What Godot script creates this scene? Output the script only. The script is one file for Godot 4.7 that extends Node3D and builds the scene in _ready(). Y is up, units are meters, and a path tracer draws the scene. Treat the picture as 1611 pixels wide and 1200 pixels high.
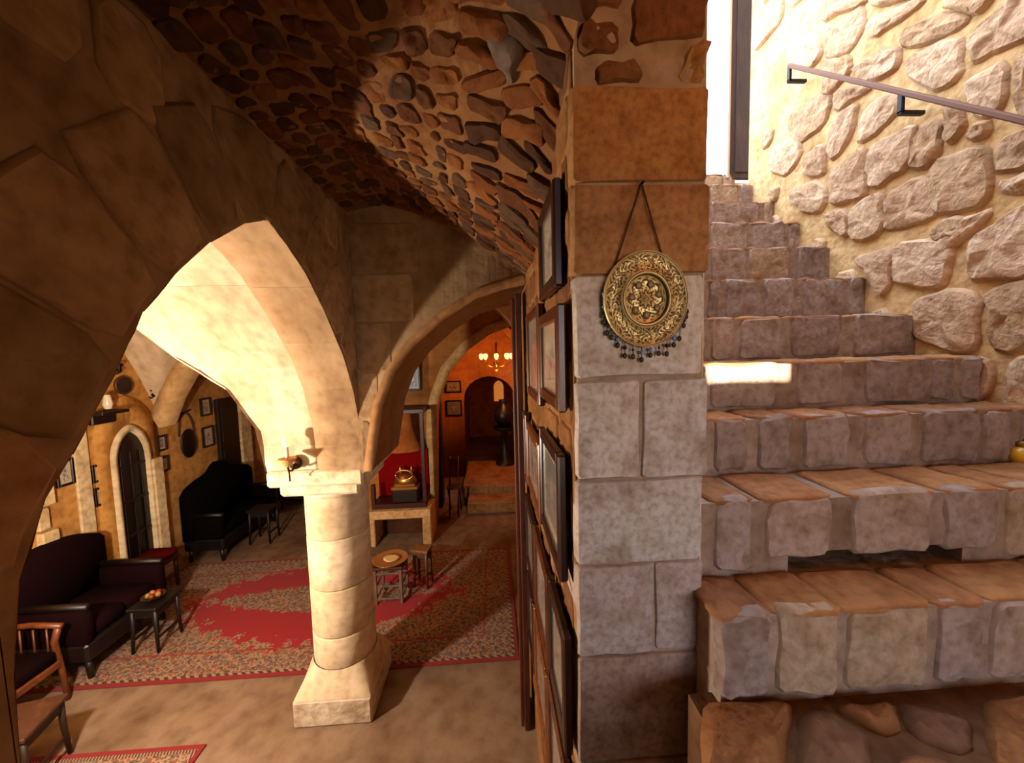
extends Node3D
# A vaulted stone hall seen past a pier, with a stair rising to daylight on the right.
# Metres; x to the right, y up from the hall floor, depth runs along -z.

const SKY := 11.5
const SUN := 16.0
const KEY := 8.0
const KEY_C := Color(1.0, 0.94, 0.86)
const HALL_LIGHT := 1.2
const HALL_LIGHT_C := Color(1.0, 0.76, 0.46)
const FAR_LIGHT := 1.3
const LANDING_LIGHT := 0.4
const FLOOR_C := Color(0.52, 0.43, 0.35)
const MORTAR_C := Color(0.54, 0.38, 0.23)
const VAULT_TONES := [Color(0.29, 0.185, 0.115), Color(0.37, 0.22, 0.12), Color(0.45, 0.265, 0.125), Color(0.33, 0.24, 0.17), Color(0.49, 0.3, 0.14)]
const ARCADE_C := Color(0.63, 0.52, 0.39)
const CROSS_C := Color(0.63, 0.52, 0.39)
const HALL_C := Color(0.78, 0.58, 0.32)
const RISER_TONES := [Color(0.6, 0.53, 0.5), Color(0.64, 0.57, 0.53), Color(0.56, 0.5, 0.48), Color(0.65, 0.57, 0.49), Color(0.61, 0.55, 0.53)]
const TREAD_TONES := [Color(0.6, 0.42, 0.28), Color(0.56, 0.4, 0.28), Color(0.64, 0.46, 0.3)]  # warm light bounced off the stair wall is put into the tread colour
const WALL_MORTAR_C := Color(0.86, 0.73, 0.53)
const WALL_TONES := [Color(0.82, 0.71, 0.59), Color(0.78, 0.66, 0.54), Color(0.84, 0.73, 0.62), Color(0.75, 0.63, 0.5)]

const WALL_STONES := [
	[2.17, 3.79, 1.94, 3.79, 1.93, 3.74, 1.95, 3.59, 2.12, 3.56, 2.16, 3.61],
	[2.40, 3.78, 2.19, 3.81, 2.17, 3.57, 2.20, 3.53, 2.39, 3.57, 2.41, 3.61],
	[1.92, 3.75, 1.81, 3.75, 1.80, 3.62, 1.84, 3.55, 1.91, 3.56, 1.94, 3.61],
	[1.84, 3.56, 1.65, 3.54, 1.62, 3.49, 1.61, 3.28, 1.77, 3.29, 1.84, 3.37],
	[1.60, 3.52, 1.51, 3.54, 1.48, 3.53, 1.47, 3.38, 1.58, 3.39, 1.60, 3.45],
	[2.06, 3.49, 1.86, 3.51, 1.82, 3.33, 1.83, 3.29, 2.02, 3.29, 2.06, 3.33],
	[2.23, 3.51, 2.08, 3.52, 2.06, 3.33, 2.13, 3.27, 2.26, 3.31, 2.27, 3.43],
	[2.23, 4.02, 2.06, 4.04, 2.01, 3.96, 2.04, 3.88, 2.18, 3.84, 2.25, 3.90],
	[1.97, 4.15, 1.76, 4.09, 1.74, 4.01, 1.75, 3.90, 1.82, 3.88, 1.92, 3.98, 1.98, 4.09],
	[1.72, 4.06, 1.61, 4.09, 1.56, 4.09, 1.51, 4.04, 1.50, 3.90, 1.59, 3.91, 1.66, 3.91, 1.71, 3.93],
	[1.74, 3.85, 1.66, 3.86, 1.58, 3.84, 1.57, 3.68, 1.63, 3.65, 1.69, 3.70],
	[1.80, 3.83, 1.76, 3.82, 1.71, 3.69, 1.74, 3.63, 1.78, 3.61, 1.80, 3.70],
	[1.66, 3.65, 1.62, 3.62, 1.61, 3.58, 1.66, 3.57, 1.72, 3.60, 1.69, 3.64],
	[1.56, 3.82, 1.50, 3.83, 1.48, 3.55, 1.54, 3.61],
	[2.28, 4.32, 2.14, 4.30, 2.03, 4.25, 2.01, 4.14, 2.10, 4.13, 2.22, 4.20],
	[2.21, 4.51, 2.04, 4.46, 1.91, 4.38, 1.97, 4.36, 2.07, 4.38, 2.18, 4.38],
	[2.02, 4.31, 1.86, 4.27, 1.74, 4.16, 1.75, 4.11, 1.96, 4.17, 2.02, 4.25],
	[2.51, 4.72, 2.23, 4.61, 2.22, 4.50, 2.30, 4.43, 2.47, 4.50],
	[2.78, 4.32, 2.53, 4.33, 2.43, 4.23, 2.49, 4.09, 2.73, 4.10],
	[2.41, 4.10, 2.26, 4.11, 2.25, 3.96, 2.38, 3.84, 2.45, 3.89],
	[2.63, 3.98, 2.48, 3.99, 2.45, 3.84, 2.47, 3.78, 2.63, 3.85],
	[2.94, 4.19, 2.69, 4.15, 2.66, 3.99, 2.79, 3.92, 2.96, 4.04],
	[2.74, 3.79, 2.51, 3.77, 2.44, 3.67, 2.45, 3.57, 2.57, 3.57, 2.72, 3.71],
	[2.39, 3.53, 2.28, 3.50, 2.27, 3.33, 2.37, 3.39, 2.46, 3.51],
	[2.50, 4.50, 2.31, 4.40, 2.30, 4.31, 2.42, 4.26, 2.50, 4.32],
	[2.80, 4.88, 2.55, 4.72, 2.51, 4.55, 2.64, 4.54, 2.79, 4.70],
	[2.40, 4.27, 2.27, 4.21, 2.16, 4.13, 2.26, 4.12, 2.40, 4.12],
	[1.85, 4.29, 1.74, 4.28, 1.62, 4.17, 1.67, 4.11, 1.74, 4.17],
	[2.18, 4.55, 2.21, 4.67, 2.04, 4.57, 1.96, 4.43, 2.04, 4.47],
	[2.52, 4.75, 2.52, 4.87, 2.34, 4.81, 2.23, 4.67, 2.24, 4.63],
	[1.59, 3.36, 1.53, 3.36, 1.47, 3.36, 1.47, 3.27, 1.56, 3.29],
	[1.79, 3.23, 1.68, 3.25, 1.59, 3.25, 1.66, 3.17, 1.75, 3.11, 1.80, 3.13],
	[1.99, 3.21, 1.75, 3.16, 1.74, 3.09, 1.75, 2.98, 1.81, 2.94, 1.97, 3.00, 1.99, 3.05],
	[2.21, 3.19, 2.01, 3.19, 2.01, 2.98, 2.07, 2.95, 2.13, 3.07, 2.21, 3.15],
	[1.67, 3.11, 1.61, 3.17, 1.51, 3.22, 1.46, 3.21, 1.45, 2.94, 1.61, 2.95, 1.66, 2.97],
	[1.89, 2.90, 1.72, 2.92, 1.62, 2.87, 1.62, 2.65, 1.67, 2.63, 1.85, 2.69, 1.88, 2.74],
	[1.60, 2.90, 1.47, 2.92, 1.44, 2.91, 1.43, 2.67, 1.54, 2.63, 1.58, 2.69],
	[1.67, 2.57, 1.58, 2.60, 1.55, 2.54, 1.56, 2.43, 1.62, 2.40, 1.66, 2.45],
	[1.52, 2.56, 1.46, 2.61, 1.42, 2.61, 1.40, 2.34, 1.50, 2.38],
	[1.80, 3.26, 1.70, 3.27, 1.67, 3.16, 1.75, 3.16, 1.83, 3.18],
]
const STEP_BLOCKS := [
	[0.60, 0.75, 0.76, 0.95, 0.96, 1.22, 1.23, 1.38, 1.41],
	[0.69, 0.82, 0.86, 1.10, 1.16, 1.45, 1.48, 1.68, 1.70, 1.82],
	[0.84, 0.98, 1.01, 1.16, 1.19, 1.40, 1.44, 1.65, 1.68, 1.94, 1.95, 2.08],
	[0.93, 1.24, 1.32, 1.55, 1.63, 1.93, 1.94, 2.06],
	[1.10, 1.24, 1.25, 1.49, 1.52, 1.81, 1.86, 2.17],
	[1.25, 1.33, 1.35, 1.56, 1.59, 1.77, 1.82, 2.09, 2.11, 2.26],
	[1.41, 1.66, 1.67, 1.95, 1.99, 2.24, 2.25, 2.38],
	[1.55, 1.84, 1.85, 2.10, 2.12, 2.31, 2.32, 2.43],
	[1.69, 2.09, 2.12, 2.31, 2.33, 2.48],
	[1.84, 2.09, 2.11, 2.31, 2.33, 2.51],
]
const LANDING_STONES := [
	[0.56, 0.96, 0.80, 0.95, 0.78, 0.91, 0.66, 0.79, 0.59, 0.73, 0.43, 0.75],
	[0.79, 0.91, 0.87, 0.92, 0.93, 0.85, 0.87, 0.78, 0.79, 0.71, 0.63, 0.72],
	[1.09, 0.92, 1.23, 0.86, 1.13, 0.79, 1.08, 0.78, 1.03, 0.84],
	[1.33, 0.91, 1.51, 0.91, 1.21, 0.72, 1.12, 0.73, 1.21, 0.82],
	[0.98, 0.80, 1.06, 0.77, 1.02, 0.71, 0.86, 0.71, 0.85, 0.74],
	[0.90, 0.93, 1.08, 0.92, 1.01, 0.84, 0.95, 0.84],
]
const STEPS := [[0.95, 1.95], [1.14, 2.195], [1.39, 2.41], [1.58, 2.612], [1.87, 2.83], [2.15, 3.07], [2.4, 3.315], [2.65, 3.55], [2.9, 3.785], [3.15, 4.02], [3.4, 4.215]]
# the pointed arch of the arcade, as depth and height on the wall facing the passage
const ARCH_A := [[0.68, 0.0], [0.68, 1.8], [0.69, 2.12], [0.715, 2.29], [0.77, 2.42], [0.85, 2.53], [0.93, 2.65], [1.02, 2.806], [1.13, 2.92], [1.28, 3.05], [1.46, 3.165], [1.61, 3.23], [1.74, 3.17], [1.9, 3.08], [2.085, 2.92], [2.31, 2.68], [2.43, 2.48], [2.53, 2.2], [2.56, 1.9]]
# the far reach of its soffit (x), point by point
const ARCH_A_FAR := [-1.5, -1.5, -1.5, -1.5, -1.55, -1.6, -1.7, -1.8, -1.9, -1.95, -2.0, -2.0, -2.0, -1.97, -1.93, -1.83, -1.64, -1.54, -1.51]
const ARCH_B := [[-0.8, 1.93], [-0.762, 2.14], [-0.72, 2.35], [-0.627, 2.573], [-0.498, 2.734], [-0.288, 2.912], [-0.079, 3.037], [0.1, 3.095], [0.235, 3.12]]

var st: SurfaceTool
var rng := RandomNumberGenerator.new()
var tex := {}
var mats := {}
var names := {}
var rough_noise := FastNoiseLite.new()

func v(x, y, d) -> Vector3:
	return Vector3(x, y, -d)

# ---------- materials ----------
func noise_tex(called: String, seed_: int, freq: float, kind: int, octaves: int, ramp: Array, size := 512):
	var n := FastNoiseLite.new()
	n.noise_type = kind
	n.seed = seed_
	n.frequency = freq
	n.fractal_octaves = octaves
	n.fractal_type = FastNoiseLite.FRACTAL_FBM
	var t := NoiseTexture2D.new()
	t.width = size
	t.height = size
	t.seamless = true
	t.noise = n
	if ramp.size():
		var g := Gradient.new()
		var offs := PackedFloat32Array()
		var cols := PackedColorArray()
		for r in ramp:
			offs.append(r[0])
			cols.append(r[1])
		g.offsets = offs
		g.colors = cols
		t.color_ramp = g
	tex[called] = t

func grey(x: float) -> Color:
	return Color(x, x, x)

func make_textures():
	noise_tex("stone", 3, 0.012, FastNoiseLite.TYPE_SIMPLEX_SMOOTH, 6, [[0.0, Color(0.78, 0.74, 0.7)], [0.35, Color(0.91, 0.89, 0.87)], [0.55, Color(0.96, 0.95, 0.94)], [0.75, Color(1, 0.99, 0.97)], [1.0, Color(0.93, 0.92, 0.91)]])
	noise_tex("blotch", 11, 0.008, FastNoiseLite.TYPE_SIMPLEX_SMOOTH, 4, [[0.0, Color(0.76, 0.69, 0.62)], [0.4, Color(0.94, 0.92, 0.89)], [0.6, Color(1, 1, 1)], [1.0, Color(0.9, 0.86, 0.8)]])
	noise_tex("relief", 21, 0.018, FastNoiseLite.TYPE_SIMPLEX_SMOOTH, 6, [])
	tex["relief"].as_normal_map = true
	tex["relief"].bump_strength = 6.0
	noise_tex("wood", 41, 0.015, FastNoiseLite.TYPE_SIMPLEX_SMOOTH, 4, [[0.0, grey(0.55)], [0.45, grey(0.85)], [0.55, grey(0.7)], [1.0, grey(1.0)]], 256)
	noise_tex("cloth", 51, 0.25, FastNoiseLite.TYPE_SIMPLEX, 2, [[0.0, grey(0.7)], [1.0, grey(1.0)]], 256)

func stone_mat(c: Color, scale := 1.3, bump := 1.2, detail := 0.45) -> StandardMaterial3D:
	var key := "s%s%s%s%s" % [c, scale, bump, detail]
	if mats.has(key):
		return mats[key]
	var m := StandardMaterial3D.new()
	m.albedo_color = c
	m.albedo_texture = tex["stone"]
	m.roughness = 0.9
	m.metallic_specular = 0.3
	m.uv1_triplanar = true
	m.uv1_world_triplanar = true
	m.uv1_scale = Vector3.ONE * scale
	m.uv2_triplanar = true
	m.uv2_world_triplanar = true
	m.uv2_scale = Vector3.ONE * detail
	m.detail_enabled = true
	m.detail_albedo = tex["blotch"]
	m.detail_blend_mode = BaseMaterial3D.BLEND_MODE_MUL
	m.detail_uv_layer = BaseMaterial3D.DETAIL_UV_2
	m.normal_enabled = bump > 0.0
	m.normal_texture = tex["relief"]
	m.normal_scale = bump * 0.5
	mats[key] = m
	return m

func plain(c: Color, rough := 0.6, metal := 0.0, texture := "", scale := 2.0) -> StandardMaterial3D:
	var key := "p%s%s%s%s" % [c, rough, metal, texture]
	if mats.has(key):
		return mats[key]
	var m := StandardMaterial3D.new()
	m.albedo_color = c
	m.roughness = rough
	m.metallic = metal
	if texture == "cloth":
		m.metallic_specular = 0.15
	if texture != "":
		m.albedo_texture = tex[texture]
		m.uv1_triplanar = true
		m.uv1_scale = Vector3(scale, scale * 0.25, scale) if texture == "wood" else Vector3.ONE * scale
	mats[key] = m
	return m

func glow(c: Color, energy: float) -> StandardMaterial3D:
	var m := StandardMaterial3D.new()
	m.albedo_color = c
	m.emission_enabled = true
	m.emission = c
	m.emission_energy_multiplier = energy
	return m

# ---------- mesh building ----------
func mb(smooth := true):
	st = SurfaceTool.new()
	st.begin(Mesh.PRIMITIVE_TRIANGLES)
	st.set_smooth_group(0 if smooth else -1)

func put(called: String, m: Material, parent: Node = null) -> MeshInstance3D:
	st.generate_normals()
	var o := MeshInstance3D.new()
	o.mesh = st.commit()
	o.material_override = m
	place(o, called, parent)
	return o

func place(o: Node3D, called: String, parent: Node = null):
	if parent == null:
		if names.has(called):
			names[called] += 1
			o.name = "%s_%03d" % [called, names[called]]
		else:
			names[called] = 0
			o.name = called
		add_child(o)
	else:
		o.name = called
		parent.add_child(o, true)

func tag(o: Node3D, label: String, category: String, group := "", kind := "") -> Node3D:
	o.set_meta("label", label)
	o.set_meta("category", category)
	if group != "":
		o.set_meta("group", group)
	if kind != "":
		o.set_meta("kind", kind)
	return o

func thing(called: String, at: Vector3, label: String, category: String, group := "", turn := 0.0) -> Node3D:
	var o := Node3D.new()
	place(o, called)
	o.position = at
	o.rotation.y = turn
	tag(o, label, category, group)
	return o

func tri(a: Vector3, b: Vector3, c: Vector3, inside: Vector3):
	# clockwise seen from outside
	var n := (b - a).cross(c - a)
	if n.dot((a + b + c) / 3.0 - inside) > 0.0:
		st.add_vertex(a); st.add_vertex(c); st.add_vertex(b)
	else:
		st.add_vertex(a); st.add_vertex(b); st.add_vertex(c)

func quad(a, b, c, d, inside: Vector3):
	tri(a, b, c, inside)
	tri(a, c, d, inside)

func cbox(c: Vector3, s: Vector3, bevel := 0.006, basis := Basis()):
	# chamfered box
	var h := s * 0.5
	var bv: float = min(bevel, min(h.x, min(h.y, h.z)) * 0.45)
	var p := {}
	for sx in [-1, 1]:
		for sy in [-1, 1]:
			for sz in [-1, 1]:
				var e := Vector3(sx * h.x, sy * h.y, sz * h.z)
				p[[sx, sy, sz]] = [c + basis * (e - Vector3(0, sy * bv, sz * bv)), c + basis * (e - Vector3(sx * bv, 0, sz * bv)), c + basis * (e - Vector3(sx * bv, sy * bv, 0))]
				var q = p[[sx, sy, sz]]
				tri(q[0], q[1], q[2], c)
	for k in [-1, 1]:
		quad(p[[k, -1, -1]][0], p[[k, 1, -1]][0], p[[k, 1, 1]][0], p[[k, -1, 1]][0], c)
		quad(p[[-1, k, -1]][1], p[[1, k, -1]][1], p[[1, k, 1]][1], p[[-1, k, 1]][1], c)
		quad(p[[-1, -1, k]][2], p[[1, -1, k]][2], p[[1, 1, k]][2], p[[-1, 1, k]][2], c)
		for j in [-1, 1]:
			quad(p[[k, j, -1]][0], p[[k, j, 1]][0], p[[k, j, 1]][1], p[[k, j, -1]][1], c)
			quad(p[[k, -1, j]][0], p[[k, 1, j]][0], p[[k, 1, j]][2], p[[k, -1, j]][2], c)
			quad(p[[-1, k, j]][1], p[[1, k, j]][1], p[[1, k, j]][2], p[[-1, k, j]][2], c)

func block(x0, x1, y0, y1, d0, d1, bevel := 0.006):
	cbox(Vector3((x0 + x1) * 0.5, (y0 + y1) * 0.5, -(d0 + d1) * 0.5), Vector3(abs(x1 - x0), abs(y1 - y0), abs(d1 - d0)), bevel)

func sheet(rows: Array, flip := false):
	for i in rows.size() - 1:
		var a = rows[i]
		var b = rows[i + 1]
		for j in a.size() - 1:
			if flip:
				st.add_vertex(a[j]); st.add_vertex(b[j]); st.add_vertex(b[j + 1])
				st.add_vertex(a[j]); st.add_vertex(b[j + 1]); st.add_vertex(a[j + 1])
			else:
				st.add_vertex(a[j]); st.add_vertex(b[j + 1]); st.add_vertex(b[j])
				st.add_vertex(a[j]); st.add_vertex(a[j + 1]); st.add_vertex(b[j + 1])

func lathe(profile: Array, at: Vector3, n := 20, sx := 1.0, sz := 1.0, basis := Basis()):
	# profile of [radius, height] from the bottom up the outside
	var rows := []
	for p in profile:
		var r := PackedVector3Array()
		for k in n + 1:
			var a := TAU * k / n
			r.append(at + basis * Vector3(cos(a) * p[0] * sx, p[1], sin(a) * p[0] * sz))
		rows.append(r)
	sheet(rows)

func tube(pts: Array, r: float, n := 8, r_end := -1.0):
	var rows := []
	for i in pts.size():
		var d: Vector3 = (pts[min(i + 1, pts.size() - 1)] - pts[max(i - 1, 0)]).normalized()
		var u := d.cross(Vector3.UP if abs(d.y) < 0.9 else Vector3.RIGHT).normalized()
		var w := d.cross(u)
		var rr := r if r_end < 0.0 else lerpf(r, r_end, float(i) / (pts.size() - 1))
		var ring := PackedVector3Array()
		for k in n + 1:
			var a := TAU * k / n
			ring.append(pts[i] + (u * cos(a) + w * sin(a)) * rr)
		rows.append(ring)
	sheet(rows, true)
	for e in [0, pts.size() - 1]:
		for k in n:
			tri(pts[e], rows[e][k], rows[e][k + 1], pts[pts.size() / 2] if pts.size() > 2 else (pts[0] + pts[1]) * 0.5)

func ball(c: Vector3, r: Vector3, n := 10):
	var prof := []
	for i in n / 2 + 1:
		var a := -PI / 2 + PI * i / (n / 2)
		prof.append([cos(a), sin(a) * r.y])
	lathe(prof, c, n, r.x, r.z)

func rounded(poly: PackedVector2Array, passes: int) -> PackedVector2Array:
	for k in passes:
		var q := PackedVector2Array()
		for i in poly.size():
			var a := poly[i]
			var b := poly[(i + 1) % poly.size()]
			q.append(a.lerp(b, 0.22))
			q.append(a.lerp(b, 0.78))
		poly = q
	return poly

func stone(poly: PackedVector2Array, o: Vector3, u: Vector3, w: Vector3, n: Vector3, thick: float, bulge: float, edge := 0.02, passes := 2, wobble := 0.004, corner := 0.018):
	# one hewn stone: outline on the plane (o, u, w), buried by thick, proud by bulge along n
	if passes > 1:
		# short cut at every corner, and points along the sides to roughen
		var split := PackedVector2Array()
		for i in poly.size():
			var a := poly[i]
			var b := poly[(i + 1) % poly.size()]
			var cut: float = minf(corner / maxf(a.distance_to(b), 0.001), 0.3)
			split.append(a.lerp(b, cut))
			split.append(a.lerp(b, 0.36))
			split.append(a.lerp(b, 0.64))
			split.append(a.lerp(b, 1.0 - cut))
		poly = split
	else:
		poly = rounded(poly, 1)
	var c := Vector2.ZERO
	for p in poly:
		c += p
	c /= poly.size()
	var rings := [[], [], [], [], []]
	for p in poly:
		var k := rough_noise.get_noise_3d(p.x * 9.0 + o.x * 7.0, p.y * 9.0, o.z * 5.0 + o.y * 3.0)
		var q: Vector2 = p + (p - c).normalized() * k * wobble * 2.0
		var inw: Vector2 = c - q
		var reach := inw.length()
		rings[0].append(o + u * q.x + w * q.y - n * thick)
		rings[1].append(o + u * q.x + w * q.y + n * bulge * 0.15)
		var q2: Vector2 = q + inw.normalized() * min(edge, reach * 0.45)
		var k2 := rough_noise.get_noise_3d(q2.x * 14.0, q2.y * 14.0, o.x * 11.0 + o.z * 7.0)
		rings[2].append(o + u * q2.x + w * q2.y + n * (bulge * 0.85 + k2 * wobble * 1.5))
		var q4: Vector2 = c.lerp(q2, 0.36)
		var k4 := rough_noise.get_noise_3d(q4.x * 14.0, q4.y * 14.0, o.x * 11.0 + o.z * 7.0)
		rings[4].append(o + u * q4.x + w * q4.y + n * (bulge + k4 * wobble * 2.5))
		var q3: Vector2 = c.lerp(q2, 0.7)
		var k3 := rough_noise.get_noise_3d(q3.x * 14.0, q3.y * 14.0, o.x * 11.0 + o.z * 7.0)
		rings[3].append(o + u * q3.x + w * q3.y + n * (bulge + k3 * wobble * 2.5))
	var mid := o + u * c.x + w * c.y
	var inside := mid - n * (thick + 0.3)
	var deep := mid - n * thick * 0.5
	st.set_smooth_group(1)
	for i in poly.size():
		var j := (i + 1) % poly.size()
		quad(rings[0][i], rings[0][j], rings[1][j], rings[1][i], deep)
		quad(rings[1][i], rings[1][j], rings[2][j], rings[2][i], inside)
	st.set_smooth_group(0)
	for i in poly.size():
		var j := (i + 1) % poly.size()
		quad(rings[2][i], rings[2][j], rings[3][j], rings[3][i], inside)
		quad(rings[3][i], rings[3][j], rings[4][j], rings[4][i], inside)
		tri(rings[4][i], rings[4][j], mid + n * bulge, inside)

func rect(x0, y0, x1, y1, jit := 0.0) -> PackedVector2Array:
	var r := func(): return rng.randf_range(-jit, jit)
	return PackedVector2Array([Vector2(x0 + r.call(), y0 + r.call()), Vector2(x1 + r.call(), y0 + r.call()), Vector2(x1 + r.call(), y1 + r.call()), Vector2(x0 + r.call(), y1 + r.call())])

func pick(list: Array):
	return list[rng.randi() % list.size()]

func lamp(at: Vector3, c: Color, energy: float, size: float, parent: Node, range_ := 12.0):
	var l := OmniLight3D.new()
	l.light_color = c
	l.light_energy = energy
	l.light_size = size
	l.omni_range = range_
	l.omni_attenuation = 2.0
	l.shadow_enabled = true
	l.name = "light"
	parent.add_child(l, true)
	l.position = at

# ---------- the place ----------
func _ready():
	rng.seed = 7
	rough_noise.seed = 5
	rough_noise.frequency = 1.0
	var cam := Camera3D.new()
	cam.fov = 90.0
	cam.near = 0.02
	cam.transform = Transform3D(Basis(Vector3(0.99813, -0.02539, 0.05559), Vector3(0.02952, 0.99677, -0.07467), Vector3(-0.05352, 0.07618, 0.99566)).orthonormalized(), Vector3(0, 2.68, 0))
	add_child(cam)
	cam.make_current()
	var env := Environment.new()
	env.background_mode = Environment.BG_SKY
	var sky := Sky.new()
	var sm := ProceduralSkyMaterial.new()
	sm.sky_top_color = Color(0.86, 0.92, 1.0)
	sm.sky_horizon_color = Color(0.97, 0.97, 1.0)
	sm.ground_horizon_color = Color(0.8, 0.74, 0.66)
	sm.ground_bottom_color = Color(0.6, 0.54, 0.46)
	sm.sun_angle_max = 1.0
	sm.energy_multiplier = SKY
	sky.sky_material = sm
	env.sky = sky
	env.tonemap_mode = Environment.TONE_MAPPER_LINEAR
	env.tonemap_exposure = 1.0
	env.sdfgi_enabled = true
	env.ssao_enabled = true
	env.ssil_enabled = true
	var we := WorldEnvironment.new()
	we.environment = env
	add_child(we)
	var sun := DirectionalLight3D.new()
	sun.light_color = Color(1.0, 0.95, 0.85)
	sun.light_energy = SUN
	sun.light_angular_distance = 0.5
	sun.shadow_enabled = true
	add_child(sun)
	sun.look_at_from_position(Vector3.ZERO, v(0.1, -0.5, 0.86), Vector3.UP)
	make_textures()
	build_shell()
	build_vault()
	build_arcade()
	build_crossing()
	build_pier()
	build_stairs()
	build_stair_wall()
	build_hall()
	build_furniture()
	build_pictures()
	build_tray()
	build_lights()
func structure(called: String, m: Material, label: String, category: String) -> MeshInstance3D:
	var o := put(called, m)
	tag(o, label, category, "", "structure")
	return o

func build_shell():
	var plaster := stone_mat(Color(0.66, 0.54, 0.4), 1.0, 0.8)
	mb(false)
	block(-4.8, 1.3, -0.3, 0.0, -5.4, 12.4, 0.0)
	structure("floor", stone_mat(FLOOR_C, 0.7, 0.3, 0.17), "worn pale stone floor of the vaulted hall", "floor")
	# landing before the stair, its treads and stones are laid over this core
	mb(false)
	block(0.54, 2.25, 0.0, 1.685, -1.3, 1.0, 0.0)
	var land := structure("floor_landing", stone_mat(Color(0.42, 0.31, 0.22), 2.0, 1.6), "rough stone paved landing at the foot of the stair", "floor")
	var tones := [stone_mat(Color(0.5, 0.35, 0.24), 3.6, 3.0, 1.6), stone_mat(Color(0.45, 0.34, 0.27), 3.2, 3.0, 1.6), stone_mat(Color(0.54, 0.38, 0.24), 4.0, 3.0, 1.6)]
	for s in LANDING_STONES:
		var poly := PackedVector2Array()
		for k in range(0, s.size(), 2):
			poly.append(Vector2(s[k], -s[k + 1]))
		mb()
		stone(poly, Vector3(0, 1.69, 0), Vector3.RIGHT, Vector3(0, 0, 1), Vector3.UP, 0.03, 0.022, 0.03, 2, 0.008)
		put("stone", pick(tones), land)
	for row in 5:
		var d := 0.66 - row * 0.36
		var x := 0.55
		while x < 2.05:
			var w := rng.randf_range(0.26, 0.44)
			mb()
			stone(rect(x, -d, min(x + w, 2.18), -d + 0.33, 0.02), Vector3(0, 1.69, 0), Vector3.RIGHT, Vector3(0, 0, 1), Vector3.UP, 0.03, 0.018, 0.03, 2, 0.006)
			put("stone", pick(tones), land)
			x += w + 0.025
	# behind the camera: wall with the entrance doorway and one small high window
	mb(false)
	block(-4.8, 0.12, 0.0, 4.1, -5.4, -5.2, 0.0)
	block(0.12, 0.56, 0.0, 10.0, -1.4, -1.2, 0.0)
	block(-1.5, 0.12, 4.1, 10.0, -1.4, -1.2, 0.0)
	block(1.95, 3.0, 0.0, 10.0, -1.4, -1.2, 0.0)
	block(0.56, 1.95, 0.0, 1.7, -1.4, -1.2, 0.0)
	block(0.56, 1.95, 3.2, 4.15, -1.4, -1.2, 0.0)
	block(0.97, 1.95, 4.15, 4.36, -1.4, -1.2, 0.0)
	block(0.56, 1.95, 4.36, 10.0, -1.4, -1.2, 0.0)
	structure("wall_rear", plaster, "tall plastered wall with entrance doorway and small high window", "wall")
	mb(false)
	block(-0.5, 3.2, 3.5, 3.62, -4.6, -1.4, 0.0)  # added slab, out of view, stops sun entering the rear doorway
	structure("ceiling_sun_block", plaster, "unseen roof slab added outside the doorway to block the sun", "roof")
	mb(false)
	block(-6, 8, 1.4, 1.7, -14, -1.4, 0.0)
	structure("ground_entrance", stone_mat(Color(0.7, 0.62, 0.5)), "paved yard outside the entrance doorway", "ground")
	mb(false)
	block(-6, 9, 3.9, 4.2, 3.55, 16, 0.0)
	structure("ground_terrace", stone_mat(Color(0.78, 0.72, 0.62)), "pale paved terrace at the head of the stair", "ground")
	# roofs
	mb(false)
	block(-4.8, 0.62, 3.98, 4.1, -1.2, 3.1, 0.0)
	block(-4.8, 0.24, 3.98, 4.1, -5.4, -1.2, 0.0)
	block(-4.8, 1.3, 3.98, 4.09, 3.1, 12.4, 0.0)
	block(0.1, 0.235, 3.6, 4.95, -1.3, 1.08, 0.0)
	block(0.1, 2.9, 4.8, 4.95, -1.3, 1.15, 0.0)
	structure("ceiling_roof", plaster, "flat roof slab above the vaults and the landing", "roof")
	mb(false)
	block(0.9, 1.25, 0.0, 4.0, 3.02, 12.4, 0.0)
	block(0.62, 1.25, 0.0, 4.4, 3.02, 3.1, 0.0)
	structure("wall_aisle", plaster, "plastered wall closing the far aisle of the hall", "wall")
	mb(false)
	block(0.12, 0.235, 0.0, 4.0, -5.3, 0.06, 0.0)  # added wall, out of view, keeps doorway light off the arcade
	structure("wall_light_block", plaster, "plastered wall added behind the viewer to block light from the passage", "wall")
	mb(false)
	block(0.62, 0.64, 1.7, 5.0, 1.12, 3.02, 0.0)  # pale skin added to bounce daylight onto the upper risers
	structure("wall_bounce", stone_mat(Color(0.84, 0.76, 0.64), 1.4, 1.0), "pale reflector skin added on the hidden stair side behind the pier", "wall")
	# picture wall between the passage and the stair
	mb(false)
	block(0.24, 0.615, 0.0, 5.0, 1.11, 3.1, 0.004)
	var pw := structure("wall_pictures", stone_mat(Color(0.58, 0.42, 0.26), 2.2, 1.5), "ochre stone side wall hung with framed pictures", "wall")
	var brown := [stone_mat(Color(0.5, 0.34, 0.2), 2.6, 2.4), stone_mat(Color(0.56, 0.4, 0.24), 2.2, 2.4), stone_mat(Color(0.44, 0.3, 0.19), 2.8, 2.4)]
	var yy := 0.35
	while yy < 3.55:
		var hh := rng.randf_range(0.14, 0.22)
		var dd := 1.12
		while dd < 2.42:
			var ll := rng.randf_range(0.12, 0.28)
			mb()
			stone(rect(dd + 0.008, yy + 0.006, dd + ll - 0.006, yy + hh - 0.006, 0.014), Vector3(0.241, 0, 0), Vector3(0, 0, -1), Vector3.UP, Vector3.LEFT, 0.02, rng.randf_range(0.004, 0.01), 0.01, 2, 0.006, 0.025)
			put("stone", pick(brown), pw)
			dd += ll
		yy += hh

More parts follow.
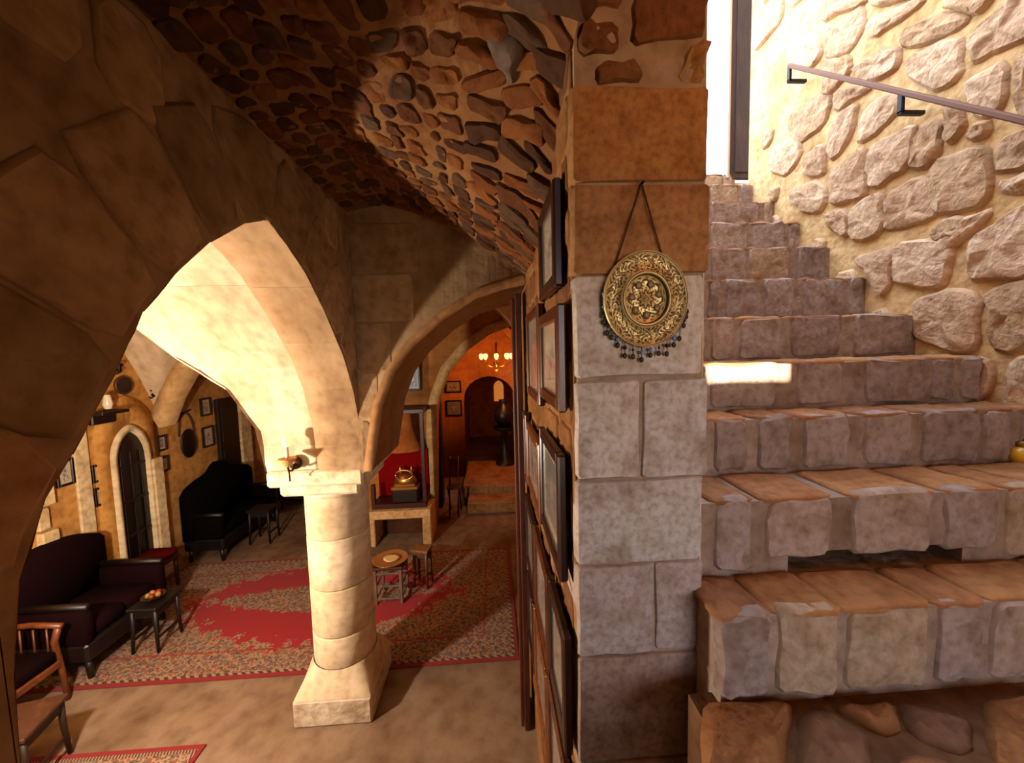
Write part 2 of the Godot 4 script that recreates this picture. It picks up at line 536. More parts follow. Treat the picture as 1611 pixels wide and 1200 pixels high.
func vault_y(x: float, d: float) -> float:
	var knots := [[-0.9, 3.57], [-0.65, 3.62], [-0.46, 3.57], [-0.187, 3.46], [0.011, 3.34], [0.12, 3.27], [0.26, 3.16]]
	var y := 3.57
	for i in knots.size() - 1:
		if x >= knots[i][0]:
			y = lerpf(knots[i][1], knots[i + 1][1], clampf((x - knots[i][0]) / (knots[i + 1][0] - knots[i][0]), 0, 1))
	# the haunch lifts towards the front of the pier
	var lift := smoothstep(1.75, 1.0, d) * smoothstep(-0.5, 0.25, x) * 0.36
	return y + lift

func build_vault():
	mb()
	var rows := []
	for i in 72:
		var d := 0.3 + 2.24 * i / 71.0
		var r := PackedVector3Array()
		for j in 45:
			var x := -0.89 + 1.14 * j / 44.0
			var k := rough_noise.get_noise_3d(x * 7.0, d * 7.0, 2.0) * 0.006 + rough_noise.get_noise_3d(x * 22.0, d * 22.0, 8.0) * 0.003
			r.append(v(x, vault_y(x, d) + k, d))
		rows.append(r)
	sheet(rows)
	var vault := structure("ceiling", stone_mat(MORTAR_C, 2.6, 2.0), "rubble stone vault with wide earthen mortar joints over the passage", "ceiling")
	var tones := []
	for c in VAULT_TONES:
		tones.append(stone_mat(c, 2.8, 2.5))
	var s := -0.87
	var row := 0
	while s < 0.2:
		var steep := s > -0.12
		var h: float = rng.randf_range(0.085, 0.125) if steep else rng.randf_range(0.058, 0.085)
		var d := 0.42 + rng.randf() * 0.06
		while d < 2.47:
			var l: float = rng.randf_range(0.04, 0.09) if steep else rng.randf_range(0.05, 0.11)
			var x: float = s + h * 0.5
			if d + l < 2.5:
				x = minf(x, 0.2)
				var dm := d + l * 0.5
				x += rng.randf_range(-0.012, 0.012)
				var o := v(x, vault_y(x, dm), dm)
				var du := (v(x + 0.02, vault_y(x + 0.02, dm), dm) - v(x - 0.02, vault_y(x - 0.02, dm), dm)).normalized()
				var dw := (v(x, vault_y(x, dm - 0.02), dm - 0.02) - v(x, vault_y(x, dm + 0.02), dm + 0.02)).normalized()
				var n := du.cross(dw).normalized()
				if n.y > 0.0:
					n = -n
				var a := rng.randf_range(-0.5, 0.5) if steep else rng.randf_range(-0.2, 0.2)
				var u2 := du * cos(a) + dw * sin(a)
				var w2 := dw * cos(a) - du * sin(a)
				var stretch := 1.35 if steep else 1.0
				var j := 0.013
				mb()
				stone(rect(-h * 0.48 * stretch, -l * 0.46, h * 0.48 * stretch, l * 0.46, j), o, u2, w2, n, 0.03, rng.randf_range(0.006, 0.014) * (1.7 if steep else 1.0), 0.006, 2, 0.008, 0.014)
				put("stone", pick(tones), vault)
			d += l + 0.012
		s += h + 0.008
		row += 1
	# a larger dark stone set at the crown and the grey wedge by the picture wall
	var big := [[-0.02, 0.93, 0.2, 0.14], [0.07, 1.2, 0.1, 0.12]]
	for b in big:
		mb()
		var o := v(b[0], vault_y(b[0], b[1]), b[1])
		stone(rect(-b[2] * 0.5, -b[3] * 0.5, b[2] * 0.5, b[3] * 0.5, 0.02), o, Vector3(0.9, -0.43, 0), Vector3(0, 0, 1), Vector3(-0.43, -0.9, 0), 0.05, 0.035, 0.02, 2, 0.01)
		put("stone", stone_mat(Color(0.4, 0.34, 0.3), 2.4, 2.0), vault)

func build_arcade():
	var skin := stone_mat(ARCADE_C, 1.4, 1.2)
	# the wall above and beside the arch, facing the passage, and its soffit
	mb()
	var lo := PackedVector3Array()
	var hi := PackedVector3Array()
	for p in ARCH_A:
		lo.append(v(-0.87, p[1], p[0]))
		hi.append(v(-0.87, 3.98, p[0]))
	sheet([lo, hi], true)
	mb_done()
	block(-1.5, -0.87, 0.0, 3.98, -5.2, 0.678, 0.0)
	block(-1.5, -0.872, 1.93, 3.98, 2.61, 3.35, 0.0)
	var back := PackedVector3Array()
	var back_hi := PackedVector3Array()
	for i in ARCH_A.size():
		back.append(v(ARCH_A_FAR[i], ARCH_A[i][1] + 0.03, ARCH_A[i][0]))
		back_hi.append(v(ARCH_A_FAR[i], 3.98, ARCH_A[i][0]))
	sheet([back, back_hi])
	var w := structure("wall_arcade", skin, "dark stone arcade wall with a pointed arch beside the passage", "wall")
	# soffit ring: voussoirs you can see from below, a proud outer band and a recessed inner band
	var dense := []
	for i in range(1, ARCH_A.size() - 1):
		for k in 3:
			var t := k / 3.0
			dense.append([lerpf(ARCH_A[i][0], ARCH_A[i + 1][0], t), lerpf(ARCH_A[i][1], ARCH_A[i + 1][1], t), lerpf(ARCH_A_FAR[i], ARCH_A_FAR[i + 1], t)])
	dense.append([ARCH_A[-1][0], ARCH_A[-1][1], ARCH_A_FAR[-1]])
	var length := 0.0
	var at := [0.0]
	for i in range(1, dense.size()):
		length += Vector2(dense[i][0] - dense[i - 1][0], dense[i][1] - dense[i - 1][1]).length()
		at.append(length)
	var sof := [stone_mat(Color(0.82, 0.75, 0.64), 1.5, 0.4), stone_mat(Color(0.8, 0.72, 0.6), 1.7, 0.4), stone_mat(Color(0.84, 0.77, 0.66), 1.3, 0.4)]  # inner band paler, outer band tanner: lamp brightness put into the stone colour
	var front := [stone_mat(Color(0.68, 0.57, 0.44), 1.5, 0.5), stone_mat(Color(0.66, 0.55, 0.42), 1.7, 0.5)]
	for band in 2:
		var from := 0
		while from < dense.size() - 1:
			var to := from + 1
			while to < dense.size() - 1 and at[to] - at[from] < (0.34 if band == 0 else 0.5):
				to += 1
			mb()
			var rws := []
			for i in range(from, to + 1):
				var p = dense[i]
				var q0 = dense[max(i - 1, 0)]
				var q1 = dense[min(i + 1, dense.size() - 1)]
				var nrm := Vector2(q1[1] - q0[1], -(q1[0] - q0[0])).normalized()   # in (depth, height), towards the opening
				var e := 0.0 if band == 0 else -0.022
				var shrink := 0.0025
				var dd: float = p[0] + (shrink if i == from else (-shrink if i == to else 0.0)) * (q1[0] - q0[0]) * 8.0
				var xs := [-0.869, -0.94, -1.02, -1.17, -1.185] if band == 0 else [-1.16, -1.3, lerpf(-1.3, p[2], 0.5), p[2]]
				var r := PackedVector3Array()
				for xi in xs.size():
					var k := rough_noise.get_noise_3d(xs[xi] * 6.0, p[0] * 8.0, p[1] * 8.0) * 0.008
					var dep := e + k
					if band == 0 and xi == xs.size() - 1:
						dep -= 0.03
					r.append(v(xs[xi], p[1] + nrm.y * dep, dd + nrm.x * dep))
				rws.append(r)
			sheet(rws, true)
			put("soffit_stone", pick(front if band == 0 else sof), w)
			from = to
	# voussoirs on the face
	var dark := [stone_mat(ARCADE_C, 1.6, 1.4), stone_mat(ARCADE_C * 0.9, 1.3, 1.4), stone_mat(ARCADE_C * 1.1, 1.9, 1.4)]
	var i0 := 6
	while i0 < dense.size() - 4:
		var i1 := i0 + 1
		while i1 < dense.size() - 2 and at[i1] - at[i0] < 0.21:
			i1 += 1
		var poly := PackedVector2Array()
		var outer := PackedVector2Array()
		for i in [i0, (i0 + i1) / 2, i1]:
			var q0 = dense[max(i - 2, 0)]
			var q1 = dense[min(i + 2, dense.size() - 1)]
			var nrm := Vector2(q1[1] - q0[1], -(q1[0] - q0[0])).normalized()
			var p := Vector2(dense[i][0], dense[i][1])
			poly.append(p - nrm * 0.012)
			var o2 := p - nrm * 0.36
			outer.append(Vector2(o2.x, min(o2.y, 3.56)))
		outer.reverse()
		poly.append_array(outer)
		var c := Vector2.ZERO
		for p in poly:
			c += p / poly.size()
		for k in poly.size():
			poly[k] = c + (poly[k] - c) * 0.965
		mb()
		stone(poly, Vector3(-0.868, 0, 0), Vector3(0, 0, -1), Vector3.UP, Vector3.RIGHT, 0.02, 0.008, 0.012, 1, 0.004)
		put("voussoir", pick(dark), w)
		i0 = i1
	# coursed blocks over the arch
	for k in 9:
		var d := 0.75 + k * 0.2
		if abs(d - 1.6) < 0.55:
			continue
		mb()
		stone(rect(d + 0.008, 3.3 + abs(d - 1.6) * 0.0, d + 0.19, 3.55, 0.01), Vector3(-0.868, 0, 0), Vector3(0, 0, -1), Vector3.UP, Vector3.RIGHT, 0.02, 0.006, 0.012, 1, 0.004)
		put("stone", pick(dark), w)
	# column
	var pale := stone_mat(Color(0.88, 0.8, 0.68), 1.6, 0.6)
	var col := Node3D.new()
	place(col, "column")
	tag(col, "pale round stone column with square base carrying the pointed arch", "column", "", "structure")
	mb(false)
	cbox(v(-1.225, 0.1, 2.93), Vector3(0.56, 0.2, 0.56), 0.012)
	put("plinth", stone_mat(Color(0.84, 0.78, 0.7), 1.6, 1.2), col)
	mb()
	var sq := PackedVector3Array()
	var rd := PackedVector3Array()
	var md := PackedVector3Array()
	for k in 33:
		var a := TAU * k / 32.0
		var s: float = 0.275 / max(abs(cos(a)), abs(sin(a)))
		sq.append(v(-1.225 + cos(a) * s, 0.2, 2.93 - sin(a) * s))
		md.append(v(-1.22 + cos(a) * lerpf(s, 0.24, 0.45), 0.29, 2.93 - sin(a) * lerpf(s, 0.24, 0.45)))
		rd.append(v(-1.213 + cos(a) * 0.232, 0.39, 2.93 - sin(a) * 0.232))
	sheet([sq, md, rd])
	put("base_moulding", pale, col)
	var ys := [0.38, 0.62, 0.98, 1.36, 1.68]
	for k in 4:
		mb()
		var r0 := 0.226 - k * 0.001
		lathe([[r0 - 0.02, ys[k]], [r0 - 0.004, ys[k] + 0.002], [r0, ys[k] + 0.012], [r0, ys[k + 1] - 0.012], [r0 - 0.004, ys[k + 1] - 0.002], [r0 - 0.02, ys[k + 1]]], v(-1.212, 0, 2.93), 40)
		put("drum", stone_mat(Color(0.89, 0.81, 0.69) if k % 2 == 0 else Color(0.86, 0.78, 0.65), 1.6, 0.6), col)
	mb()
	lathe([[0.2, 1.66], [0.24, 1.685], [0.245, 1.71], [0.23, 1.735], [0.2, 1.74]], v(-1.212, 0, 2.93), 40)
	put("neck_ring", pale, col)
	mb(false)
	cbox(v(-1.2, 1.775, 2.93), Vector3(0.54, 0.09, 0.62), 0.02)
	cbox(v(-1.195, 1.875, 2.93), Vector3(0.63, 0.11, 0.76), 0.015)
	put("capital", pale, col)

func mb_done():
	pass

func build_crossing():
	# arched wall across the passage, the arch runs on behind the picture wall
	mb()
	var lo := PackedVector3Array()
	var hi := PackedVector3Array()
	var far := PackedVector3Array()
	lo.append(v(-0.872, 1.92, 2.5))
	hi.append(v(-0.872, 3.7, 2.5))
	for p in ARCH_B:
		lo.append(v(p[0], p[1], 2.5))
		hi.append(v(p[0], 3.7, 2.5))
	sheet([lo, hi])
	for p in ARCH_B:
		far.append(v(p[0] - 0.02, p[1] - 0.03, 3.3))
	lo.remove_at(0)
	sheet([lo, far])
	var w := structure("wall_crossing", stone_mat(CROSS_C, 1.3, 1.0), "arched stone wall across the end of the passage", "wall")
	mb()
	var rows := [PackedVector3Array(), PackedVector3Array(), PackedVector3Array(), PackedVector3Array()]
	for i in ARCH_B.size():
		var a := Vector2(ARCH_B[i][0], ARCH_B[i][1])
		var q0 = ARCH_B[max(i - 1, 0)]
		var q1 = ARCH_B[min(i + 1, ARCH_B.size() - 1)]
		var n := Vector2(-(q1[1] - q0[1]), q1[0] - q0[0]).normalized()
		var b := a + n * 0.05
		rows[0].append(v(a.x - n.x * 0.004, a.y - n.y * 0.004, 2.53))
		rows[1].append(v(a.x - n.x * 0.004, a.y - n.y * 0.004, 2.478))
		rows[2].append(v(b.x, b.y, 2.478))
		rows[3].append(v(b.x, b.y, 2.505))
	sheet(rows, true)
	put("arch_moulding", stone_mat(Color(0.62, 0.46, 0.3), 1.6, 0.8), w)
	# large blocks left of the arch
	var y := 1.96
	for k in 5:
		var h := 0.31
		mb()
		stone(rect(-0.86, y + 0.006, -0.8 + [0.0, 0.06, 0.16, 0.32, 0.36][k], y + h - 0.006, 0.006), v(0, 0, 2.5), Vector3.RIGHT, Vector3.UP, Vector3(0, 0, 1), 0.02, 0.005, 0.006, 2, 0.003)
		put("stone", stone_mat(CROSS_C * [0.9, 1.05, 0.95, 1.0, 0.92][k], 1.5, 1.2), w)
		y += h
	# old timber door leaf folded back against the picture wall
	var t := thing("door_leaf", v(0.185, 0, 2.62), "tall reddish brown timber door leaf folded against the picture wall", "door")
	mb(false)
	cbox(Vector3(0, 1.53, 0), Vector3(0.04, 3.06, 0.24), 0.006)
	put("board", plain(Color(0.34, 0.14, 0.07), 0.5, 0.0, "wood"), t)
	mb(false)
	cbox(Vector3(-0.035, 1.53, 0.09), Vector3(0.02, 3.0, 0.05), 0.004)
	put("stile", plain(Color(0.42, 0.17, 0.08), 0.45, 0.0, "wood"), t)

func build_pier():
	# the pier between passage and stair
	mb(false)
	block(0.25, 0.62, 0.0, 4.85, 1.09, 1.11, 0.0)
	var w := structure("wall_pier", stone_mat(Color(0.6, 0.53, 0.46), 1.6, 1.2), "ashlar stone pier between the passage and the stair", "pier")
	# [x0, x1, y0, y1, colour]
	var ochre := [Color(0.62, 0.46, 0.29), Color(0.6, 0.45, 0.3)]
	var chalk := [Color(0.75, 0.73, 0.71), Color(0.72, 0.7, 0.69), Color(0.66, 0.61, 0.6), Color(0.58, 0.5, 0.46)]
	var list := [
		[0.24, 0.625, 3.15, 3.4, ochre[0]], [0.24, 0.63, 2.895, 3.14, ochre[1]],
		[0.24, 0.62, 2.6, 2.885, chalk[0]], [0.24, 0.43, 2.305, 2.59, chalk[0]], [0.438, 0.635, 2.3, 2.59, chalk[1]],
		[0.24, 0.62, 2.04, 2.292, chalk[1]], [0.24, 0.47, 1.75, 2.03, chalk[2]], [0.48, 0.625, 1.755, 2.035, chalk[2]],
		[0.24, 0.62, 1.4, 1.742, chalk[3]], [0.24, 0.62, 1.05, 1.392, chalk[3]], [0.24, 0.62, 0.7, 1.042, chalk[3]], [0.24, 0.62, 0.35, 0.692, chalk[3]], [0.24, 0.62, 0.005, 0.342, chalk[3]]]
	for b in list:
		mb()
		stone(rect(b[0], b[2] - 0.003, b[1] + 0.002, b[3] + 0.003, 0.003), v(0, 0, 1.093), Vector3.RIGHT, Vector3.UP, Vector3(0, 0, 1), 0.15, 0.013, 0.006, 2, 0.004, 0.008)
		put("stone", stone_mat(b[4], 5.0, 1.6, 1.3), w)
	# rubble above the ashlar
	for p in [[[0.255, 3.47, 0.385, 3.48, 0.38, 3.575, 0.27, 3.57], Color(0.4, 0.26, 0.16)], [[0.29, 3.4, 0.45, 3.41, 0.44, 3.475, 0.31, 3.47], Color(0.46, 0.32, 0.2)], [[0.4, 3.5, 0.62, 3.54, 0.63, 3.66, 0.42, 3.66], Color(0.44, 0.29, 0.18)], [[0.53, 3.41, 0.625, 3.41, 0.63, 3.53, 0.56, 3.5], Color(0.62, 0.48, 0.3)], [[0.25, 3.6, 0.39, 3.6, 0.38, 3.74, 0.26, 3.74], Color(0.45, 0.3, 0.18)], [[0.42, 3.68, 0.62, 3.68, 0.62, 3.85, 0.42, 3.85], Color(0.5, 0.32, 0.18)]]:
		var poly := PackedVector2Array()
		for k in range(0, 8, 2):
			poly.append(Vector2(p[0][k], p[0][k + 1]))
		mb()
		stone(poly, v(0, 0, 1.098), Vector3.RIGHT, Vector3.UP, Vector3(0, 0, 1), 0.1, 0.02, 0.012, 2, 0.012)
		put("stone", stone_mat(p[1], 4.0, 3.0, 1.2), w)

func build_stairs():
	var grey_ := []
	for c in RISER_TONES:
		grey_.append(stone_mat(c, 3.4, 2.4, 1.4))
	var warm_tread := []  # tread materials, orange from painted bounce light
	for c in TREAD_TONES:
		warm_tread.append(stone_mat(c, 2.6, 2.6))
	var stair := Node3D.new()
	place(stair, "stairs")
	tag(stair, "worn stone stair with uneven risers climbing towards daylight", "stairs", "", "structure")
	mb(false)
	block(0.645, 2.21, 0.0, 2.05, 1.8, 3.46, 0.0)
	block(0.645, 2.7, 0.0, 4.1, 3.46, 3.55, 0.0)
	put("footing", stone_mat(Color(0.5, 0.43, 0.37), 1.8, 2.0), stair)
	for i in STEPS.size():
		var d: float = STEPS[i][0]
		var y: float = STEPS[i][1]
		var below: float = STEPS[i - 1][1] if i > 0 else 1.7
		var dn: float = STEPS[i + 1][0] if i < STEPS.size() - 1 else 3.7
		mb(false)
		var x0 := (0.61 if i == 0 else 0.645) if d < 2.8 else 1.27
		if i == 1:
			# the hollow under this step
			block(x0, 0.95, below - 0.1, y - 0.012, d + 0.008, dn + 0.1, 0.0)
			block(0.95, 1.56, below + 0.055, y - 0.012, d + 0.008, dn + 0.1, 0.0)
			block(1.56, 2.22, below - 0.1, y - 0.012, d + 0.008, dn + 0.1, 0.0)
			block(0.95, 1.56, below - 0.1, below + 0.06, d + 0.8, dn + 0.6, 0.0)
		else:
			block(x0, 2.22, below - 0.15, y - 0.012, d + 0.008, dn + 0.1, 0.0)
		var step := put("step", stone_mat(Color(0.58, 0.51, 0.46), 1.8, 2.0), stair)
		var xs: Array = STEP_BLOCKS[i] if i < STEP_BLOCKS.size() else [1.9, 2.1, 2.11, 2.2]
		var blocks := []
		for k in range(0, xs.size() - 1, 2):
			if xs[k] < 2.15:
				blocks.append([xs[k], min(xs[k + 1], 2.2)])
		var first: float = blocks[0][0]
		while first > x0 + 0.12:
			var wd: float = min(0.3, first - x0)
			blocks.push_front([first - wd + 0.012, first - 0.012])
			first -= wd
		var last: float = blocks[-1][1]
		while last < 2.12:
			var wd: float = min(0.34, 2.2 - last)
			blocks.append([last + 0.02, last + wd])
			last += wd
		for b in blocks:
			var lowy := below + (0.0 if i != 1 or b[1] < 0.95 or b[0] > 1.56 else 0.03)
			mb()
			stone(rect(b[0] + 0.004, lowy + 0.004, b[1] - 0.004, y - 0.004, 0.008), v(0, 0, d + 0.015), Vector3.RIGHT, Vector3.UP, Vector3(0, 0, 1), 0.02, 0.018, 0.012, 2, 0.008)
			put("riser_stone", pick(grey_), step)
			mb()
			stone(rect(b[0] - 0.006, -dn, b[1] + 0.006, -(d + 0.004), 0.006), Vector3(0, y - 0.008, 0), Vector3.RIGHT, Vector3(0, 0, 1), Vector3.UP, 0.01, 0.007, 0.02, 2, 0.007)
			put("tread_stone", pick(warm_tread), step)

func build_stair_wall():
	mb(false)
	block(2.212, 2.7, 0.0, 6.2, -1.4, 3.22, 0.0)
	var w := structure("wall_right", stone_mat(WALL_MORTAR_C, 2.0, 1.6), "sunlit rubble stone wall with thick mortar beside the stair", "wall")
	var tones := []
	for c in WALL_TONES:
		tones.append(stone_mat(c, 3.6, 3.0))
	var traced := []
	for s in WALL_STONES:
		var poly := PackedVector2Array()
		for k in range(0, s.size(), 2):
			poly.append(Vector2(s[k], s[k + 1]))
		var mid := Vector2.ZERO
		for p in poly:
			mid += p / poly.size()
		for k in poly.size():
			poly[k] = mid + (poly[k] - mid) * 1.11
		traced.append(poly)
		mb()
		stone(poly, Vector3(2.21, 0, 0), Vector3(0, 0, -1), Vector3.UP, Vector3.LEFT, 0.03, rng.randf_range(0.02, 0.034), 0.016, 2, 0.011, 0.035)
		put("stone", pick(tones), w)
	# the rest of the wall in the same rough courses
	var y := 1.75
	while y < 6.4:
		var h := rng.randf_range(0.2, 0.3)
		var d := 0.2 + rng.randf() * 0.2 if y < 5.0 else 1.2
		while d < 3.1:
			var l := rng.randf_range(0.18, 0.36)
			if d + l < 3.2:
				var poly := rect(d, y, d + l, y + h, 0.025)
				var free := true
				for t in traced:
					if Geometry2D.intersect_polygons(poly, t).size():
						free = false
						break
				if not free:
					# try a small filler stone
					poly = rect(d + l * 0.1, y + h * 0.15, d + l * 0.6, y + h * 0.75, 0.015)
					free = true
					for t in traced:
						if Geometry2D.intersect_polygons(poly, t).size():
							free = false
							break
				if free:
					mb()
					stone(poly, Vector3(2.21, 0, 0), Vector3(0, 0, -1), Vector3.UP, Vector3.LEFT, 0.03, rng.randf_range(0.018, 0.03), 0.016, 2, 0.01, 0.035)
					put("stone", pick(tones), w)
			d += l + 0.03
		y += h + 0.03
	# handrail
	var t := thing("handrail", v(2.08, 3.52, 1.43), "slim dark metal handrail bracketed to the sunlit stair wall", "handrail")
	var a := Vector3(-0.0, 0, 0)
	var slope := Vector3(0, 1.011, -1.156) / 1.156
	mb(false)
	var dir := slope.normalized()
	var up := Vector3.RIGHT.cross(dir).normalized()
	cbox(dir * 0.5, Vector3(0.03, 0.024, 2.2), 0.006, Basis(Vector3.RIGHT, up * (1 if up.y > 0 else -1), -dir))
	put("rail", plain(Color(0.42, 0.27, 0.19), 0.75), t)
	for k in [-0.55, 0.46, 1.2]:
		var p: Vector3 = a + slope * k
		mb(false)
		cbox(p + Vector3(0.0, -0.055, 0), Vector3(0.02, 0.1, 0.026), 0.003)
		cbox(p + Vector3(0.055, -0.1, 0), Vector3(0.13, 0.02, 0.026), 0.003)
		put("bracket", plain(Color(0.07, 0.05, 0.04), 0.5, 0.4), t)
	# small yellow wall lamp at the edge of the stair
	t = thing("wall_lantern", v(2.12, 2.21, 1.39), "small yellow glass lantern low on the stair wall", "lantern")
	mb()
	lathe([[0.01, -0.04], [0.04, -0.03], [0.05, 0.0], [0.04, 0.035], [0.01, 0.045]], Vector3.ZERO, 14)
	put("glass", plain(Color(0.8, 0.62, 0.15), 0.25), t)
	mb()
	lathe([[0.022, 0.04], [0.025, 0.06], [0.005, 0.065]], Vector3.ZERO, 12)
	put("cap", plain(Color(0.5, 0.38, 0.12), 0.4, 0.4), t)
	mb()
	tube([Vector3(0, 0.06, 0), Vector3(0.02, 0.08, 0), Vector3(0.06, 0.08, 0)], 0.006)
	put("hook", plain(Color(0.15, 0.1, 0.06), 0.4, 0.6), t)
	# door at the head of the stair
	t = thing("stair_door", v(2.13, 4.17, 3.42), "dark brown timber door standing open at the head of the stair", "door")
	mb(false)
	cbox(Vector3(0.13, 1.05, 0), Vector3(0.21, 2.1, 0.045), 0.004)
	put("leaf", plain(Color(0.26, 0.16, 0.13), 0.8, 0.0, "wood"), t)
	mb(false)
	cbox(Vector3(0.012, 1.05, 0.005), Vector3(0.024, 2.1, 0.06), 0.003)
	put("edge_strip", plain(Color(0.72, 0.66, 0.62), 0.3, 0.5), t)
	mb(false)
	cbox(Vector3(0.14, 1.05, 0.028), Vector3(0.13, 2.0, 0.012), 0.004)
	put("panel", plain(Color(0.24, 0.15, 0.12), 0.8, 0.0, "wood"), t)

func groin(x0: float, x1: float, d0: float, d1: float, ys: float, yt: float, n := 36):
	var rows := []
	for i in n + 1:
		var a := float(i) / n
		var r := PackedVector3Array()
		for j in n + 1:
			var b := float(j) / n
			var pa := sin((1.0 - abs(2.0 * a - 1.0)) * PI * 0.5)
			var pb := sin((1.0 - abs(2.0 * b - 1.0)) * PI * 0.5)
			r.append(v(lerpf(x0, x1, b), ys + (yt - ys) * pow(max(pa, pb), 0.8), lerpf(d0, d1, a)))
		rows.append(r)
	sheet(rows)

func arch_poly(w: float, h: float, rise: float, n := 8) -> PackedVector2Array:
	# pointed opening, foot at y 0
	var p := PackedVector2Array([Vector2(-w * 0.5, 0)])
	for k in n + 1:
		var t := float(k) / n
		p.append(Vector2(-w * 0.5 + w * 0.5 * (1.0 - cos(t * PI * 0.42)) / (1.0 - cos(PI * 0.42)), h - rise + rise * sin(t * PI * 0.42) / sin(PI * 0.42)))
	for k in range(n - 1, -1, -1):
		p.append(Vector2(-p[k + 1].x, p[k + 1].y))
	p.append(Vector2(w * 0.5, 0))
	return p

func slab_poly(poly: PackedVector2Array, basis: Basis, o: Vector3, z0: float, z1: float):
	# a flat outline given thickness along local z
	var idx := Geometry2D.triangulate_polygon(poly)
	var c := Vector2.ZERO
	for p in poly:
		c += p / poly.size()
	var mid := o + basis * Vector3(c.x, c.y, (z0 + z1) * 0.5)
	for k in range(0, idx.size(), 3):
		for z in [z0, z1]:
			tri(o + basis * Vector3(poly[idx[k]].x, poly[idx[k]].y, z), o + basis * Vector3(poly[idx[k + 1]].x, poly[idx[k + 1]].y, z), o + basis * Vector3(poly[idx[k + 2]].x, poly[idx[k + 2]].y, z), o + basis * Vector3(c.x, c.y, (z0 + z1) * 0.5))
	for k in poly.size():
		var a := poly[k]
		var b := poly[(k + 1) % poly.size()]
		quad(o + basis * Vector3(a.x, a.y, z0), o + basis * Vector3(b.x, b.y, z0), o + basis * Vector3(b.x, b.y, z1), o + basis * Vector3(a.x, a.y, z1), mid)

func band_poly(inner: PackedVector2Array, outer: PackedVector2Array, basis: Basis, o: Vector3, z0: float, z1: float):
	# an open band between two outlines of equal length (an arch surround)
	for k in inner.size() - 1:
		var f := func(p: Vector2, z: float): return o + basis * Vector3(p.x, p.y, z)
		var mid: Vector3 = f.call((inner[k] + outer[k + 1]) * 0.5, (z0 + z1) * 0.5)
		quad(f.call(inner[k], z1), f.call(inner[k + 1], z1), f.call(outer[k + 1], z1), f.call(outer[k], z1), mid)
		quad(f.call(inner[k], z0), f.call(inner[k + 1], z0), f.call(inner[k + 1], z1), f.call(inner[k], z1), mid)
		quad(f.call(outer[k], z0), f.call(outer[k + 1], z0), f.call(outer[k + 1], z1), f.call(outer[k], z1), mid)
func arch_wall(profile: Array, top: float, d: float, deep: float):
	var lo := PackedVector3Array()
	var hi := PackedVector3Array()
	var far := PackedVector3Array()
	for p in profile:
		lo.append(v(p[0], p[1], d))
		hi.append(v(p[0], top, d))
		far.append(v(p[0], p[1], d + deep))
	sheet([lo, hi])
	sheet([lo, far], true)

